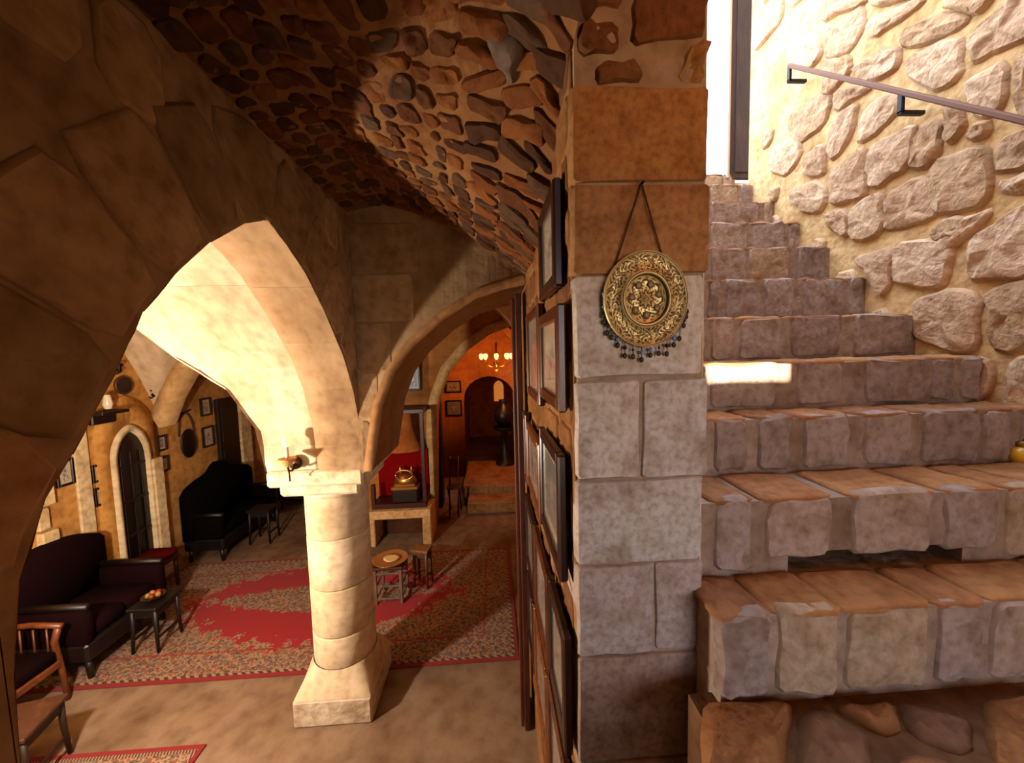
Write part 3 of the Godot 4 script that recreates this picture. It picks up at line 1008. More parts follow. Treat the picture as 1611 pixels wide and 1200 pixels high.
func build_hall():
	var ochre := stone_mat(HALL_C, 1.1, 0.8)
	var cream := stone_mat(Color(0.86, 0.78, 0.66), 1.0, 0.5)
	mb(false)
	block(-4.8, -4.2, 0.0, 4.0, -5.4, 9.3, 0.0)
	var wl := structure("wall_left", ochre, "ochre plastered long wall of the hall with doors and pictures", "wall")
	mb(false)
	block(-4.2, -1.95, 0.0, 4.0, 7.5, 7.8, 0.0)
	block(-2.1, -1.95, 0.0, 4.0, 5.75, 7.5, 0.0)
	structure("wall_back", ochre, "plastered end wall of the hall behind the dark sofas", "wall")
	# vaults of the hall
	mb()
	groin(-4.2, -1.5, 0.2, 2.9, 2.0, 3.35)
	groin(-4.2, -1.5, 2.9, 4.98, 2.0, 3.35)
	groin(-4.2, -1.5, 4.98, 7.5, 2.0, 3.35)
	structure("ceiling_hall", cream, "cream plastered cross vault over the seating hall", "ceiling")
	mb()
	groin(-1.95, 0.9, 3.3, 5.75, 2.1, 3.55)
	structure("ceiling_aisle", cream, "cream plastered cross vault behind the arched wall", "ceiling")
	mb()
	groin(-2.0, 0.9, 6.1, 8.2, 2.2, 3.5)
	structure("ceiling_far", stone_mat(Color(0.7, 0.5, 0.33), 1.0, 0.5), "orange plastered vault of the far room", "ceiling")
	# rib between the two hall bays
	var face := Basis()
	var inner := PackedVector2Array()
	var outer := PackedVector2Array()
	for k in 17:
		var t := k / 16.0
		var y := 2.0 + 1.3 * pow(sin((1.0 - abs(2.0 * t - 1.0)) * PI * 0.5), 0.8)
		inner.append(Vector2(-4.2 + 2.7 * t + (0.5 - t) * 0.18, y - 0.14))
		outer.append(Vector2(-4.2 + 2.7 * t, y + 0.03))
	mb()
	band_poly(inner, outer, face, v(0, 0, 5.08), -0.06, 0.2)
	structure("trim_1", stone_mat(Color(0.82, 0.68, 0.48), 1.5, 0.8), "pale pointed stone rib between two vault bays", "rib")
	# stone pilaster and toothed window jamb on the long wall
	var lb := Basis(Vector3.UP, PI / 2)
	mb(false)
	block(-4.2, -4.17, 0.0, 2.25, 3.97, 4.11, 0.01)
	put("pilaster", stone_mat(Color(0.88, 0.8, 0.64), 1.6, 0.8), wl)
	for k in 9:
		mb(false)
		block(-4.2, -4.13 - (k % 2) * 0.02, 0.05 + k * 0.22, 0.05 + k * 0.22 + 0.2, 3.6, 3.74 - (k % 2) * 0.045, 0.01)
		put("quoin", stone_mat(Color(0.86, 0.77, 0.6), 1.8, 0.8), wl)
	# hood of ochre stones over the niche door
	var hood_in := arch_poly(0.38, 1.93, 0.36)
	var hood_out := arch_poly(0.74, 2.3, 0.52)
	mb()
	band_poly(hood_in, hood_out, lb, v(-4.2, 0, 4.54), 0.0, 0.035)
	put("door_hood", stone_mat(Color(0.8, 0.6, 0.32), 1.6, 0.8), wl)
	mb()
	band_poly(arch_poly(0.37, 1.9, 0.34), arch_poly(0.47, 1.97, 0.37), lb, v(-4.2, 0, 4.54), 0.0, 0.07)
	put("door_surround", stone_mat(Color(0.92, 0.86, 0.72), 1.6, 0.8), wl)
	mb(false)
	block(-4.2, -4.11, 0.0, 1.5, 4.76, 4.9, 0.01)
	put("door_jamb", stone_mat(Color(0.9, 0.82, 0.66), 1.6, 0.8), wl)
	mb(false)
	block(-4.2, -4.12, 0.0, 2.1, 6.42, 6.68, 0.01)
	put("door_jamb", stone_mat(Color(0.9, 0.82, 0.66), 1.6, 0.8), wl)
	mb()
	ball(v(-4.2, 2.1, 4.54), Vector3(0.03, 0.05, 0.05))
	put("boss", stone_mat(Color(0.9, 0.82, 0.66), 1.6, 0.8), wl)
	var dark := plain(Color(0.13, 0.06, 0.035), 0.5, 0.0, "wood")
	var t := thing("hall_door", v(-4.2, 0, 4.54), "narrow dark timber door with a pointed head under a stone hood", "door", "", PI / 2)
	mb()
	slab_poly(arch_poly(0.365, 1.89, 0.33), Basis(), Vector3.ZERO, 0.003, 0.03)
	put("leaf", dark, t)
	for k in 4:
		mb(false)
		cbox(Vector3(0, 0.3 + k * 0.4, 0.034), Vector3(0.36, 0.03, 0.012), 0.003)
		put("rail", plain(Color(0.18, 0.09, 0.05), 0.5, 0.0, "wood"), t)
	for k in 3:
		mb(false)
		cbox(Vector3(-0.12 + k * 0.12, 0.9, 0.033), Vector3(0.012, 1.5, 0.01), 0.002)
		put("batten", plain(Color(0.18, 0.09, 0.05), 0.5, 0.0, "wood"), t)
	t = thing("cupboard_door", v(-4.2, 0, 6.17), "tall dark panelled cupboard door beside hung pictures", "door", "", PI / 2)
	mb(false)
	cbox(Vector3(0, 1.04, 0.03), Vector3(0.44, 2.08, 0.055), 0.006)
	put("leaf", dark, t)
	for k in 3:
		mb(false)
		cbox(Vector3(0, 0.36 + k * 0.66, 0.06), Vector3(0.32, 0.54, 0.016), 0.006)
		put("panel", plain(Color(0.17, 0.08, 0.045), 0.5, 0.0, "wood"), t)
	# round plaque, wall ornament, little sconces, lantern shelf
	t = thing("round_plaque", v(-4.2, 2.42, 4.57), "round dark carved plaque high on the ochre gable", "plaque", "", PI / 2)
	mb()
	lathe([[0.105, 0.0], [0.11, 0.02], [0.095, 0.035], [0.085, 0.025]], Vector3.ZERO, 24, 1.0, 1.0, Basis(Vector3.RIGHT, PI / 2))
	put("rim", plain(Color(0.3, 0.17, 0.07), 0.5, 0.2), t)
	mb()
	lathe([[0.088, 0.02], [0.05, 0.03], [0.0, 0.034]], Vector3.ZERO, 24, 1.0, 1.0, Basis(Vector3.RIGHT, PI / 2))
	put("face", plain(Color(0.2, 0.11, 0.05), 0.6, 0.0, "wood"), t)
	t = thing("wall_ornament", v(-4.2, 1.55, 5.38), "dark oval hanging ornament with a looped strap on the ochre wall", "ornament", "", PI / 2)
	mb()
	ball(Vector3(0, 0, 0.035), Vector3(0.13, 0.2, 0.033), 18)
	put("body", plain(Color(0.1, 0.07, 0.05), 0.4, 0.3), t)
	mb()
	var loop := []
	for k in 17:
		var a := PI * k / 16.0
		loop.append(Vector3(cos(a) * 0.13, 0.12 + sin(a) * 0.3, 0.02))
	tube(loop, 0.01, 6)
	put("strap", plain(Color(0.25, 0.13, 0.06), 0.7), t)
	mb()
	tube([Vector3(-0.06, 0.42, 0.02), Vector3(0.1, 0.45, 0.02)], 0.012, 6)
	put("peg", plain(Color(0.12, 0.08, 0.05), 0.6), t)
	for k in 2:
		t = thing("small_sconce", v(-4.2, [2.62, 2.3][k], [4.5, 4.9][k]), ["small dark sconce above the round plaque", "small dark sconce at the foot of the vault"][k], "sconce", "small wall sconces", PI / 2)
		mb()
		lathe([[0.004, -0.06], [0.025, -0.04], [0.02, 0.0], [0.04, 0.03], [0.03, 0.05]], Vector3(0, 0, 0.05), 10)
		put("cup", plain(Color(0.14, 0.09, 0.05), 0.4, 0.6), t)
		mb()
		tube([Vector3(0, -0.05, 0.05), Vector3(0, -0.07, 0.02), Vector3(0, -0.05, 0.0)], 0.008, 6)
		put("arm", plain(Color(0.14, 0.09, 0.05), 0.4, 0.6), t)
	t = thing("lantern_shelf", v(-4.2, 2.15, 4.28), "dark timber bracket shelf beside the ochre gable", "shelf", "", PI / 2)
	mb(false)
	cbox(Vector3(0, 0, 0.09), Vector3(0.3, 0.035, 0.18), 0.005)
	put("board", dark, t)
	mb(false)
	cbox(Vector3(0, -0.07, 0.03), Vector3(0.26, 0.1, 0.05), 0.01)
	put("bracket", dark, t)
	t = thing("table_lantern", v(-4.1, 2.168, 4.28), "small glass lantern standing on the bracket shelf", "lantern")
	mb()
	lathe([[0.04, 0.0], [0.045, 0.012], [0.03, 0.02]], Vector3.ZERO, 12)
	put("foot", plain(Color(0.3, 0.2, 0.1), 0.4, 0.7), t)
	mb()
	lathe([[0.028, 0.02], [0.045, 0.07], [0.03, 0.15], [0.026, 0.17]], Vector3.ZERO, 14)
	put("chimney", plain(Color(0.85, 0.8, 0.7), 0.2), t)
	# wall with the hearth and the arch into the far room
	var arch_c := [[-0.93, 0.0], [-0.913, 0.365], [-0.871, 1.533], [-0.856, 1.799], [-0.800, 2.035], [-0.644, 2.412], [-0.348, 2.736], [-0.011, 2.964], [0.354, 3.097], [0.637, 3.126], [0.9, 3.13]]
	mb()
	arch_wall(arch_c, 4.0, 5.75, 0.35)
	block(-1.95, -0.93, 0.0, 4.0, 5.75, 6.1, 0.0)
	var wh := structure("wall_hearth", stone_mat(Color(0.74, 0.52, 0.3), 1.2, 0.8), "ochre wall with a hearth and an arch into the far room", "wall")
	mb()
	var ia := PackedVector2Array()
	var oa := PackedVector2Array()
	for i in arch_c.size():
		var q0 = arch_c[max(i - 1, 0)]
		var q1 = arch_c[min(i + 1, arch_c.size() - 1)]
		var nrm := Vector2(-(q1[1] - q0[1]), q1[0] - q0[0]).normalized()
		ia.append(Vector2(arch_c[i][0], arch_c[i][1]) - nrm * 0.01)
		oa.append(Vector2(arch_c[i][0], arch_c[i][1]) + nrm * 0.13)
	band_poly(ia, oa, Basis(), v(0, 0, 5.75), -0.02, 0.03)
	put("arch_ring", stone_mat(Color(0.82, 0.7, 0.5), 1.6, 0.8), wh)
	# far room
	var orange := stone_mat(Color(0.74, 0.5, 0.29), 1.0, 0.6)
	mb()
	var op := []
	for k in 13:
		var a := PI - PI * k / 12.0
		op.append([-0.06 + cos(a) * 0.56, 1.66 + sin(a) * 0.52])
	arch_wall(op, 4.0, 8.2, 0.3)
	block(-2.1, -0.62, 0.0, 4.0, 8.2, 8.5, 0.0)
	block(0.5, 0.9, 0.0, 4.0, 8.2, 8.5, 0.0)
	structure("wall_far", orange, "orange plastered wall of the far room with a round headed archway", "wall")
	mb(false)
	block(-2.1, 0.9, 0.0, 4.0, 12.2, 12.4, 0.0)
	block(-2.1, -0.75, 0.0, 4.0, 8.5, 12.2, 0.0)
	block(0.62, 0.9, 0.0, 4.0, 8.5, 12.2, 0.0)
	block(-0.75, 0.62, 2.3, 4.0, 8.5, 12.2, 0.0)
	structure("wall_end", orange, "orange plastered passage running back from the far archway", "wall")
	mb()
	slab_poly(arch_poly(0.31, 0.66, 0.2), Basis(), v(0.22, 1.13, 12.19), 0.0, 0.01)
	var win := put("window_1", glow(Color(0.95, 0.55, 0.25), 0.55))
	tag(win, "small lit arched window glowing deep in the far archway", "window", "", "structure")
	mb(false)
	block(-0.46, 0.88, 0.0, 0.2, 6.2, 6.6, 0.02)
	tag(put("stone_step", stone_mat(Color(0.6, 0.45, 0.3), 1.4, 1.2)), "low stone step before the far archway", "step")
	mb(false)
	block(-0.56, 0.88, 0.0, 0.34, 6.605, 8.2, 0.02)
	structure("floor_dais", stone_mat(Color(0.6, 0.45, 0.3), 1.4, 1.2), "raised stone floor before the far archway", "floor")
	# hearth: pale stone plinth with an opening, timber cabinet with red lining above it
	t = thing("stone_plinth", v(-1.36, 0, 5.5), "pale stone hearth plinth with a dark opening below the red cabinet", "hearth")
	var pale := stone_mat(Color(0.84, 0.7, 0.5), 1.8, 1.0)
	mb(false)
	cbox(Vector3(0, 0.45, 0.0), Vector3(0.9, 0.12, 0.48), 0.012)
	put("lintel", pale, t)
	for s in [-1, 1]:
		mb(false)
		cbox(Vector3(s * 0.39, 0.195, 0.0), Vector3(0.12, 0.39, 0.48), 0.012)
		put("side_stone", pale, t)
	mb(false)
	cbox(Vector3(0, 0.195, -0.19), Vector3(0.66, 0.385, 0.08), 0.004)
	put("back_stone", stone_mat(Color(0.36, 0.22, 0.14), 1.4, 1.0), t)
	t = thing("display_cabinet", v(-1.36, 0.512, 5.53), "open timber display cabinet lined in red on the stone plinth", "cabinet")
	var redwood := plain(Color(0.3, 0.1, 0.05), 0.45, 0.0, "wood")
	mb(false)
	cbox(Vector3(0, 0.035, 0.0), Vector3(0.76, 0.07, 0.38), 0.006)
	put("base_board", redwood, t)
	for s in [-1, 1]:
		mb(false)
		cbox(Vector3(s * 0.36, 0.2 if s < 0 else 0.72, 0.15), Vector3(0.055, 0.3 if s < 0 else 1.3, 0.06), 0.006)
		put("post", redwood, t)
	mb(false)
	cbox(Vector3(0, 0.42, -0.17), Vector3(0.74, 0.7, 0.03), 0.004)
	put("lining", plain(Color(0.55, 0.04, 0.03), 0.8, 0.0, "cloth", 3.0), t)
	mb(false)
	cbox(Vector3(0.05, 1.38, 0.0), Vector3(0.7, 0.06, 0.36), 0.006)
	put("cornice", redwood, t)
	mb()
	lathe([[0.3, 0.78], [0.31, 0.82], [0.26, 0.95], [0.2, 1.15], [0.19, 1.33]], Vector3(0, 0, -0.02), 18, 1.0, 0.5)
	put("hood", stone_mat(Color(0.66, 0.4, 0.18), 1.6, 0.8), t)
	t = thing("brass_brazier", v(-1.28, 0.583, 5.47), "brass brazier with a round lid on a dark chest inside the red cabinet", "brazier")
	mb(false)
	cbox(Vector3(0, 0.09, 0), Vector3(0.36, 0.18, 0.22), 0.012)
	put("chest", plain(Color(0.06, 0.04, 0.03), 0.4), t)
	var brass := plain(Color(0.75, 0.58, 0.32), 0.28, 0.9)
	mb(false)
	cbox(Vector3(0, 0.21, 0), Vector3(0.38, 0.05, 0.24), 0.016)
	cbox(Vector3(0, 0.25, 0), Vector3(0.3, 0.04, 0.2), 0.014)
	put("body", brass, t)
	mb()
	lathe([[0.15, 0.27], [0.16, 0.29], [0.13, 0.35], [0.08, 0.39], [0.03, 0.41], [0.0, 0.41]], Vector3.ZERO, 22, 1.0, 0.7)
	put("lid", brass, t)
	mb()
	var ring := []
	for k in 21:
		var a := TAU * k / 20.0
		ring.append(Vector3(cos(a) * 0.12, 0.4 + sin(a) * 0.07, 0.09))
	tube(ring, 0.012, 6)
	put("ring_handle", brass, t)
	for s in [-1, 1]:
		mb()
		lathe([[0.02, 0.38], [0.03, 0.42], [0.015, 0.47], [0.005, 0.49]], Vector3(s * 0.08, 0, -0.04), 10)
		put("finial", brass, t)
	# tall dark bookcase clock and urn stand in the far room
	t = thing("tall_case", v(-1.08, 0, 6.7), "tall dark glazed case standing beside the far arch", "case")
	mb(false)
	cbox(Vector3(0, 0.95, 0), Vector3(0.34, 1.9, 0.3), 0.012)
	put("body", plain(Color(0.07, 0.035, 0.02), 0.4, 0.0, "wood"), t)
	mb()
	slab_poly(arch_poly(0.34, 0.22, 0.16), Basis(), Vector3(0, 1.9, 0), -0.14, 0.14)
	put("head", plain(Color(0.07, 0.035, 0.02), 0.4, 0.0, "wood"), t)
	for k in 3:
		mb()
		lathe([[0.05, 0.0], [0.055, 0.04], [0.03, 0.12], [0.035, 0.15]], Vector3(0.04, 1.2 + k * 0.27, 0.16), 10)
		put("figurine", plain(Color(0.45, 0.4, 0.35), 0.5), t)
	t = thing("folding_chair", v(-0.68, 0.0, 6.3), "dark narrow folding chair by the far archway", "chair")
	for s in [-1, 1]:
		mb()
		tube([Vector3(s * 0.07, 0, 0.18), Vector3(s * 0.07, 0.95, -0.12)], 0.014, 6)
		put("leg", plain(Color(0.2, 0.06, 0.03), 0.5), t)
		mb()
		tube([Vector3(s * 0.09, 0, -0.18), Vector3(s * 0.09, 0.5, 0.1)], 0.014, 6)
		put("leg", plain(Color(0.2, 0.06, 0.03), 0.5), t)
	mb(false)
	cbox(Vector3(0, 0.47, 0.03), Vector3(0.2, 0.03, 0.24), 0.006)
	put("seat", plain(Color(0.2, 0.06, 0.03), 0.5), t)
	mb(false)
	cbox(Vector3(0, 0.85, -0.085), Vector3(0.15, 0.14, 0.02), 0.004)
	put("backrest", plain(Color(0.3, 0.08, 0.04), 0.5), t)
	t = thing("dark_urn", v(0.24, 0.34, 7.9), "dark tall urn on a stand before the lit window in the archway", "urn")
	mb()
	lathe([[0.2, 0.0], [0.2, 0.05], [0.08, 0.1], [0.08, 0.7], [0.24, 0.75], [0.24, 0.8]], Vector3.ZERO, 16)
	put("stand", plain(Color(0.04, 0.025, 0.02), 0.5), t)
	mb()
	lathe([[0.1, 0.8], [0.2, 0.95], [0.22, 1.1], [0.1, 1.25], [0.08, 1.32], [0.11, 1.36], [0.0, 1.36]], Vector3.ZERO, 16)
	put("vessel", plain(Color(0.04, 0.025, 0.02), 0.4), t)

func rug_image(wide: int, high: int, field: bool) -> ImageTexture:
	var im := Image.create(wide, high, false, Image.FORMAT_RGB8)
	var n1 := FastNoiseLite.new()
	n1.seed = 61
	n1.frequency = 0.06
	n1.noise_type = FastNoiseLite.TYPE_CELLULAR
	n1.cellular_return_type = FastNoiseLite.RETURN_DISTANCE2_SUB
	var n2 := FastNoiseLite.new()
	n2.seed = 62
	n2.frequency = 0.08
	n2.fractal_octaves = 2
	var n3 := FastNoiseLite.new()
	n3.seed = 63
	n3.frequency = 0.014
	var beige := Color(0.56, 0.45, 0.33)
	var brown := Color(0.4, 0.26, 0.18)
	var dusk := Color(0.4, 0.36, 0.34)
	var dark := Color(0.24, 0.13, 0.1)
	var red := Color(0.54, 0.02, 0.07)
	var olive := Color(0.42, 0.33, 0.2)
	for y in high:
		for x in wide:
			var u := float(x) / wide
			var w := float(y) / high
			var a := n1.get_noise_2d(x, y)
			var b := n2.get_noise_2d(x, y)
			var c := n3.get_noise_2d(x, y)
			var col := beige if a < -0.72 else (brown if b > 0.12 else (olive if c > 0.05 else dusk))
			if b < -0.28:
				col = Color(0.29, 0.2, 0.16)
			if b > 0.36:
				col = Color(0.52, 0.22, 0.17)
			var ex: float = min(u, 1.0 - u) * (4.22 if field else 1.3)
			var ey: float = min(w, 1.0 - w) * (1.92 if field else 1.6)
			var e: float = min(ex, ey)
			if field:
				# w runs from the near edge to the far edge
				var dx := absf(u * 4.22 - 2.1)
				var dz := absf(w * 1.92 - 1.06)
				var scallop := 0.16 * b + 0.3 * n3.get_noise_2d(x * 1.6, y * 1.6) + 0.05 * sin(atan2(w * 1.92 - 1.06, u * 4.22 - 2.1) * 26.0)
				var f := pow(dx / 1.5, 1.5) + pow(dz / 0.74, 1.5) + scallop
				var g := pow(dx / 1.22, 1.3) + pow(dz / 0.24, 1.3) + scallop * 1.4
				if f < 0.97 and g > 1.0:
					col = red
				elif absf(f - 1.0) < 0.03 or (g <= 1.0 and g > 0.9):
					col = beige
			if e < 0.035:
				col = Color(0.46, 0.07, 0.07)
			elif e < 0.06:
				col = dark if fmod(u * 60.0 + w * 30.0, 1.0) < 0.5 else beige
			elif e > 0.3 and e < 0.325:
				col = Color(0.5, 0.13, 0.09) if not field or b < 0.2 else col
			im.set_pixel(x, y, col)
	return ImageTexture.create_from_image(im)

func rug(called: String, x0: float, x1: float, d0: float, d1: float, t: ImageTexture, label: String):
	mb(false)
	var y := 0.012
	var a := [v(x0, y, d0), v(x1, y, d0), v(x1, y, d1), v(x0, y, d1)]
	var uv := [Vector2(0, 0), Vector2(1, 0), Vector2(1, 1), Vector2(0, 1)]
	for k in [0, 2, 1, 0, 3, 2]:
		st.set_uv(uv[k])
		st.add_vertex(a[k])
	for k in 4:
		var p: Vector3 = a[k]
		var q: Vector3 = a[(k + 1) % 4]
		st.set_uv(uv[k])
		quad(p, q, q - Vector3(0, 0.011, 0), p - Vector3(0, 0.011, 0), v((x0 + x1) * 0.5, 0, (d0 + d1) * 0.5))
	var m := StandardMaterial3D.new()
	m.albedo_texture = t
	m.roughness = 0.95
	m.rim_enabled = true
	m.rim = 0.2
	tag(put(called, m), label, "rug")

func sofa(called: String, at: Vector3, turn: float, wide: float, deep: float, tall: float, label: String, c: Color, wood: Color, crest: bool):
	var t := thing(called, at, label, "sofa", "", turn)
	var cloth := plain(c, 0.9, 0.0, "cloth", 3.0)
	var w := plain(wood, 0.45, 0.0, "wood")
	mb(false)
	cbox(Vector3(0, 0.24, 0), Vector3(wide, 0.16, deep), 0.02)
	put("seat_base", w, t)
	var n := 2
	for k in n:
		mb(true)
		cbox(Vector3(-wide * 0.5 + 0.1 + (wide - 0.2) * (k + 0.5) / n, 0.385, 0.05), Vector3((wide - 0.22) / n - 0.005, 0.13, deep - 0.16), 0.035)
		put("seat_cushion", cloth, t)
	mb()
	var poly := PackedVector2Array([Vector2(-wide * 0.5, 0.3)])
	for k in 17:
		var s := k / 16.0
		var bump := sin(s * PI)
		var y := tall - 0.12 + 0.12 * pow(bump, 0.5)
		if crest:
			y = tall - 0.3 + 0.18 * sqrt(bump) + 0.12 * pow(maxf(0.0, sin(s * PI * 3.0 - PI)), 2.0) * (1.0 if s > 0.33 and s < 0.67 else 0.0)
		poly.append(Vector2(-wide * 0.5 + wide * s, y))
	poly.append(Vector2(wide * 0.5, 0.3))
	slab_poly(poly, Basis(), Vector3(0, 0, -deep * 0.5 + 0.0), 0.0, 0.14)
	put("backrest", cloth, t)
	for s in [-1, 1]:
		mb(true)
		cbox(Vector3(s * (wide * 0.5 - 0.05), 0.45, 0.06), Vector3(0.1, 0.3, deep - 0.13), 0.03)
		put("arm", cloth, t)
		mb()
		tube([Vector3(s * (wide * 0.5 - 0.05), 0.63, -deep * 0.5 + 0.14), Vector3(s * (wide * 0.5 - 0.05), 0.63, deep * 0.5)], 0.03, 8)
		put("arm_rail", w, t)
		for f in [-1, 1]:
			mb()
			tube([Vector3(s * (wide * 0.5 - 0.06), 0.17, f * (deep * 0.5 - 0.06)), Vector3(s * (wide * 0.5 - 0.05), 0.0, f * (deep * 0.5 - 0.04))], 0.03, 8, 0.02)
			put("leg", w, t)

func stool(called: String, at: Vector3, turn: float, wide: float, deep: float, tall: float, label: String, category: String, c: Color, top: Color):
	var t := thing(called, at, label, category, "", turn)
	var w := plain(c, 0.5, 0.0, "wood")
	mb(false)
	cbox(Vector3(0, tall - 0.015, 0), Vector3(wide, 0.03, deep), 0.006)
	put("top", plain(top, 0.5, 0.0, "wood"), t)
	for s in [-1, 1]:
		mb(false)
		cbox(Vector3(0, tall - 0.065, s * (deep * 0.5 - 0.03)), Vector3(wide - 0.06, 0.07, 0.02), 0.004)
		put("apron", w, t)
		mb(false)
		cbox(Vector3(s * (wide * 0.5 - 0.03), tall - 0.065, 0), Vector3(0.02, 0.07, deep - 0.06), 0.004)
		put("apron", w, t)
		mb(false)
		cbox(Vector3(s * (wide * 0.5 - 0.03), tall * 0.3, 0), Vector3(0.018, 0.022, deep - 0.06), 0.003)
		put("stretcher", w, t)
		for f in [-1, 1]:
			mb()
			tube([Vector3(s * (wide * 0.5 - 0.03), tall - 0.03, f * (deep * 0.5 - 0.03)), Vector3(s * (wide * 0.5 - 0.028), tall * 0.5, f * (deep * 0.5 - 0.028)), Vector3(s * (wide * 0.5 - 0.018), 0, f * (deep * 0.5 - 0.018))], 0.02, 7, 0.014)
			put("leg", w, t)

func build_furniture():
	rug("large_rug", -4.05, 0.17, 3.13, 5.05, rug_image(1100, 560, true), "large red rug with floral border under the column side of the hall")
	rug("small_rug", -3.3, -2.06, 1.0, 2.58, rug_image(400, 500, false), "small beige and red patterned rug on the near floor")
	sofa("dark_sofa", v(-3.79, 0.016, 3.6), PI / 2, 0.82, 0.72, 1.02, "dark plum sofa with high back along the ochre wall", Color(0.11, 0.035, 0.045), Color(0.1, 0.045, 0.03), false)
	sofa("carved_settee", v(-3.86, 0.0, 5.72), PI / 2, 1.3, 0.5, 1.2, "dark settee with arched carved back below the cupboard door", Color(0.04, 0.025, 0.025), Color(0.05, 0.025, 0.02), true)
	sofa("far_sofa", v(-3.25, 0.0, 7.12), 0.0, 1.2, 0.66, 1.05, "dark sofa against the end wall behind the arch", Color(0.05, 0.03, 0.03), Color(0.06, 0.03, 0.02), false)
	# wooden armed chair
	var t := thing("wooden_armchair", v(-3.72, 0.0, 2.78), "dark cushioned armchair with pale wooden arms before the plum sofa", "armchair", "", PI / 2)
	var w := plain(Color(0.5, 0.26, 0.12), 0.4, 0.0, "wood")
	var cl := plain(Color(0.09, 0.025, 0.03), 0.9, 0.0, "cloth", 3.0)
	for s in [-1, 1]:
		mb()
		tube([Vector3(s * 0.27, 0.62, -0.22), Vector3(s * 0.275, 0.635, 0.05), Vector3(s * 0.27, 0.62, 0.28)], 0.022, 8)
		put("armrest", w, t)
		mb()
		tube([Vector3(s * 0.27, 0.61, 0.25), Vector3(s * 0.26, 0.5, 0.22), Vector3(s * 0.27, 0.25, 0.24), Vector3(s * 0.27, 0.0, 0.26)], 0.024, 8, 0.018)
		put("leg", w, t)
		mb()
		tube([Vector3(s * 0.25, 1.0, -0.36), Vector3(s * 0.26, 0.5, -0.26), Vector3(s * 0.26, 0.0, -0.3)], 0.022, 8, 0.018)
		put("leg", w, t)
		for k in 4:
			mb()
			tube([Vector3(s * 0.27, 0.6, -0.14 + k * 0.1), Vector3(s * 0.265, 0.34, -0.14 + k * 0.1)], 0.007, 6)
			put("spindle", w, t)
	mb(false)
	cbox(Vector3(0, 0.32, 0), Vector3(0.52, 0.06, 0.52), 0.01)
	put("seat_frame", w, t)
	mb(true)
	cbox(Vector3(0, 0.4, 0.02), Vector3(0.48, 0.1, 0.48), 0.03)
	put("seat_cushion", cl, t)
	mb(true)
	cbox(Vector3(0, 0.72, -0.27), Vector3(0.46, 0.5, 0.1), 0.03, Basis(Vector3.RIGHT, -0.18))
	put("back_cushion", cl, t)
	stool("low_table", v(-3.12, 0.0125, 2.4), 0.25, 0.42, 0.34, 0.42, "low dark table with carved apron on the bare near floor", "table", Color(0.2, 0.1, 0.05), Color(0.32, 0.18, 0.1))
	stool("side_table", v(-3.24, 0.012, 3.62), 0.0, 0.26, 0.3, 0.43, "small dark side table at the end of the plum sofa", "table", Color(0.1, 0.05, 0.03), Color(0.08, 0.04, 0.03))
	stool("corner_stool", v(-3.42, 0.0, 5.66), 0.0, 0.32, 0.28, 0.5, "small dark stool beside the carved settee", "stool", Color(0.08, 0.04, 0.03), Color(0.06, 0.03, 0.025))
	stool("straw_stool", v(-0.86, 0.012, 4.3), -0.25, 0.2, 0.17, 0.45, "small pale topped stool beside the tray table", "stool", Color(0.4, 0.28, 0.17), Color(0.62, 0.42, 0.2))
	t = thing("fruit_bowl", v(-3.24, 0.443, 3.62), "small bowl of fruit on the dark side table", "bowl")
	mb()
	lathe([[0.03, 0.0], [0.05, 0.008], [0.09, 0.04], [0.095, 0.045], [0.085, 0.04], [0.04, 0.012], [0.0, 0.01]], Vector3.ZERO, 16)
	put("bowl", plain(Color(0.25, 0.15, 0.09), 0.4), t)
	for k in 5:
		mb()
		ball(Vector3(cos(k * 1.26) * 0.04, 0.05, sin(k * 1.26) * 0.04), Vector3.ONE * 0.025, 10)
		put("fruit", plain([Color(0.6, 0.4, 0.15), Color(0.5, 0.12, 0.08), Color(0.5, 0.45, 0.2)][k % 3], 0.5), t)
	# bench with red cushion by the narrow door
	t = thing("cushioned_bench", v(-3.95, 0.012, 4.42), "narrow bench with red cushion below the narrow door", "bench", "", PI / 2)
	mb(false)
	cbox(Vector3(0, 0.36, 0), Vector3(0.4, 0.05, 0.32), 0.006)
	put("seat", plain(Color(0.25, 0.1, 0.05), 0.5, 0.0, "wood"), t)
	mb(true)
	cbox(Vector3(0, 0.42, 0), Vector3(0.39, 0.07, 0.31), 0.025)
	put("cushion", plain(Color(0.42, 0.05, 0.04), 0.9, 0.0, "cloth", 3.0), t)
	for s in [-1, 1]:
		for f in [-1, 1]:
			mb()
			tube([Vector3(s * 0.17, 0.34, f * 0.13), Vector3(s * 0.17, 0, f * 0.13)], 0.02, 7)
			put("leg", plain(Color(0.25, 0.1, 0.05), 0.5, 0.0, "wood"), t)
	# tray table
	t = thing("tray_table", v(-1.17, 0.012, 4.12), "low lattice sided table carrying a round tray on the red rug", "table")
	var ash := plain(Color(0.5, 0.42, 0.36), 0.5, 0.0, "wood")
	mb(false)
	cbox(Vector3(0, 0.4, 0), Vector3(0.32, 0.03, 0.32), 0.006)
	put("top", plain(Color(0.3, 0.14, 0.07), 0.5, 0.0, "wood"), t)
	for s in [-1, 1]:
		for f in [-1, 1]:
			mb(false)
			cbox(Vector3(s * 0.135, 0.193, f * 0.135), Vector3(0.03, 0.385, 0.03), 0.004)
			put("leg", ash, t)
		for y in [0.06, 0.2, 0.34]:
			mb(false)
			cbox(Vector3(0, y, s * 0.135), Vector3(0.25, 0.022, 0.018), 0.003)
			put("slat", ash, t)
			mb(false)
			cbox(Vector3(s * 0.135, y, 0), Vector3(0.018, 0.022, 0.25), 0.003)
			put("slat", ash, t)
	mb()
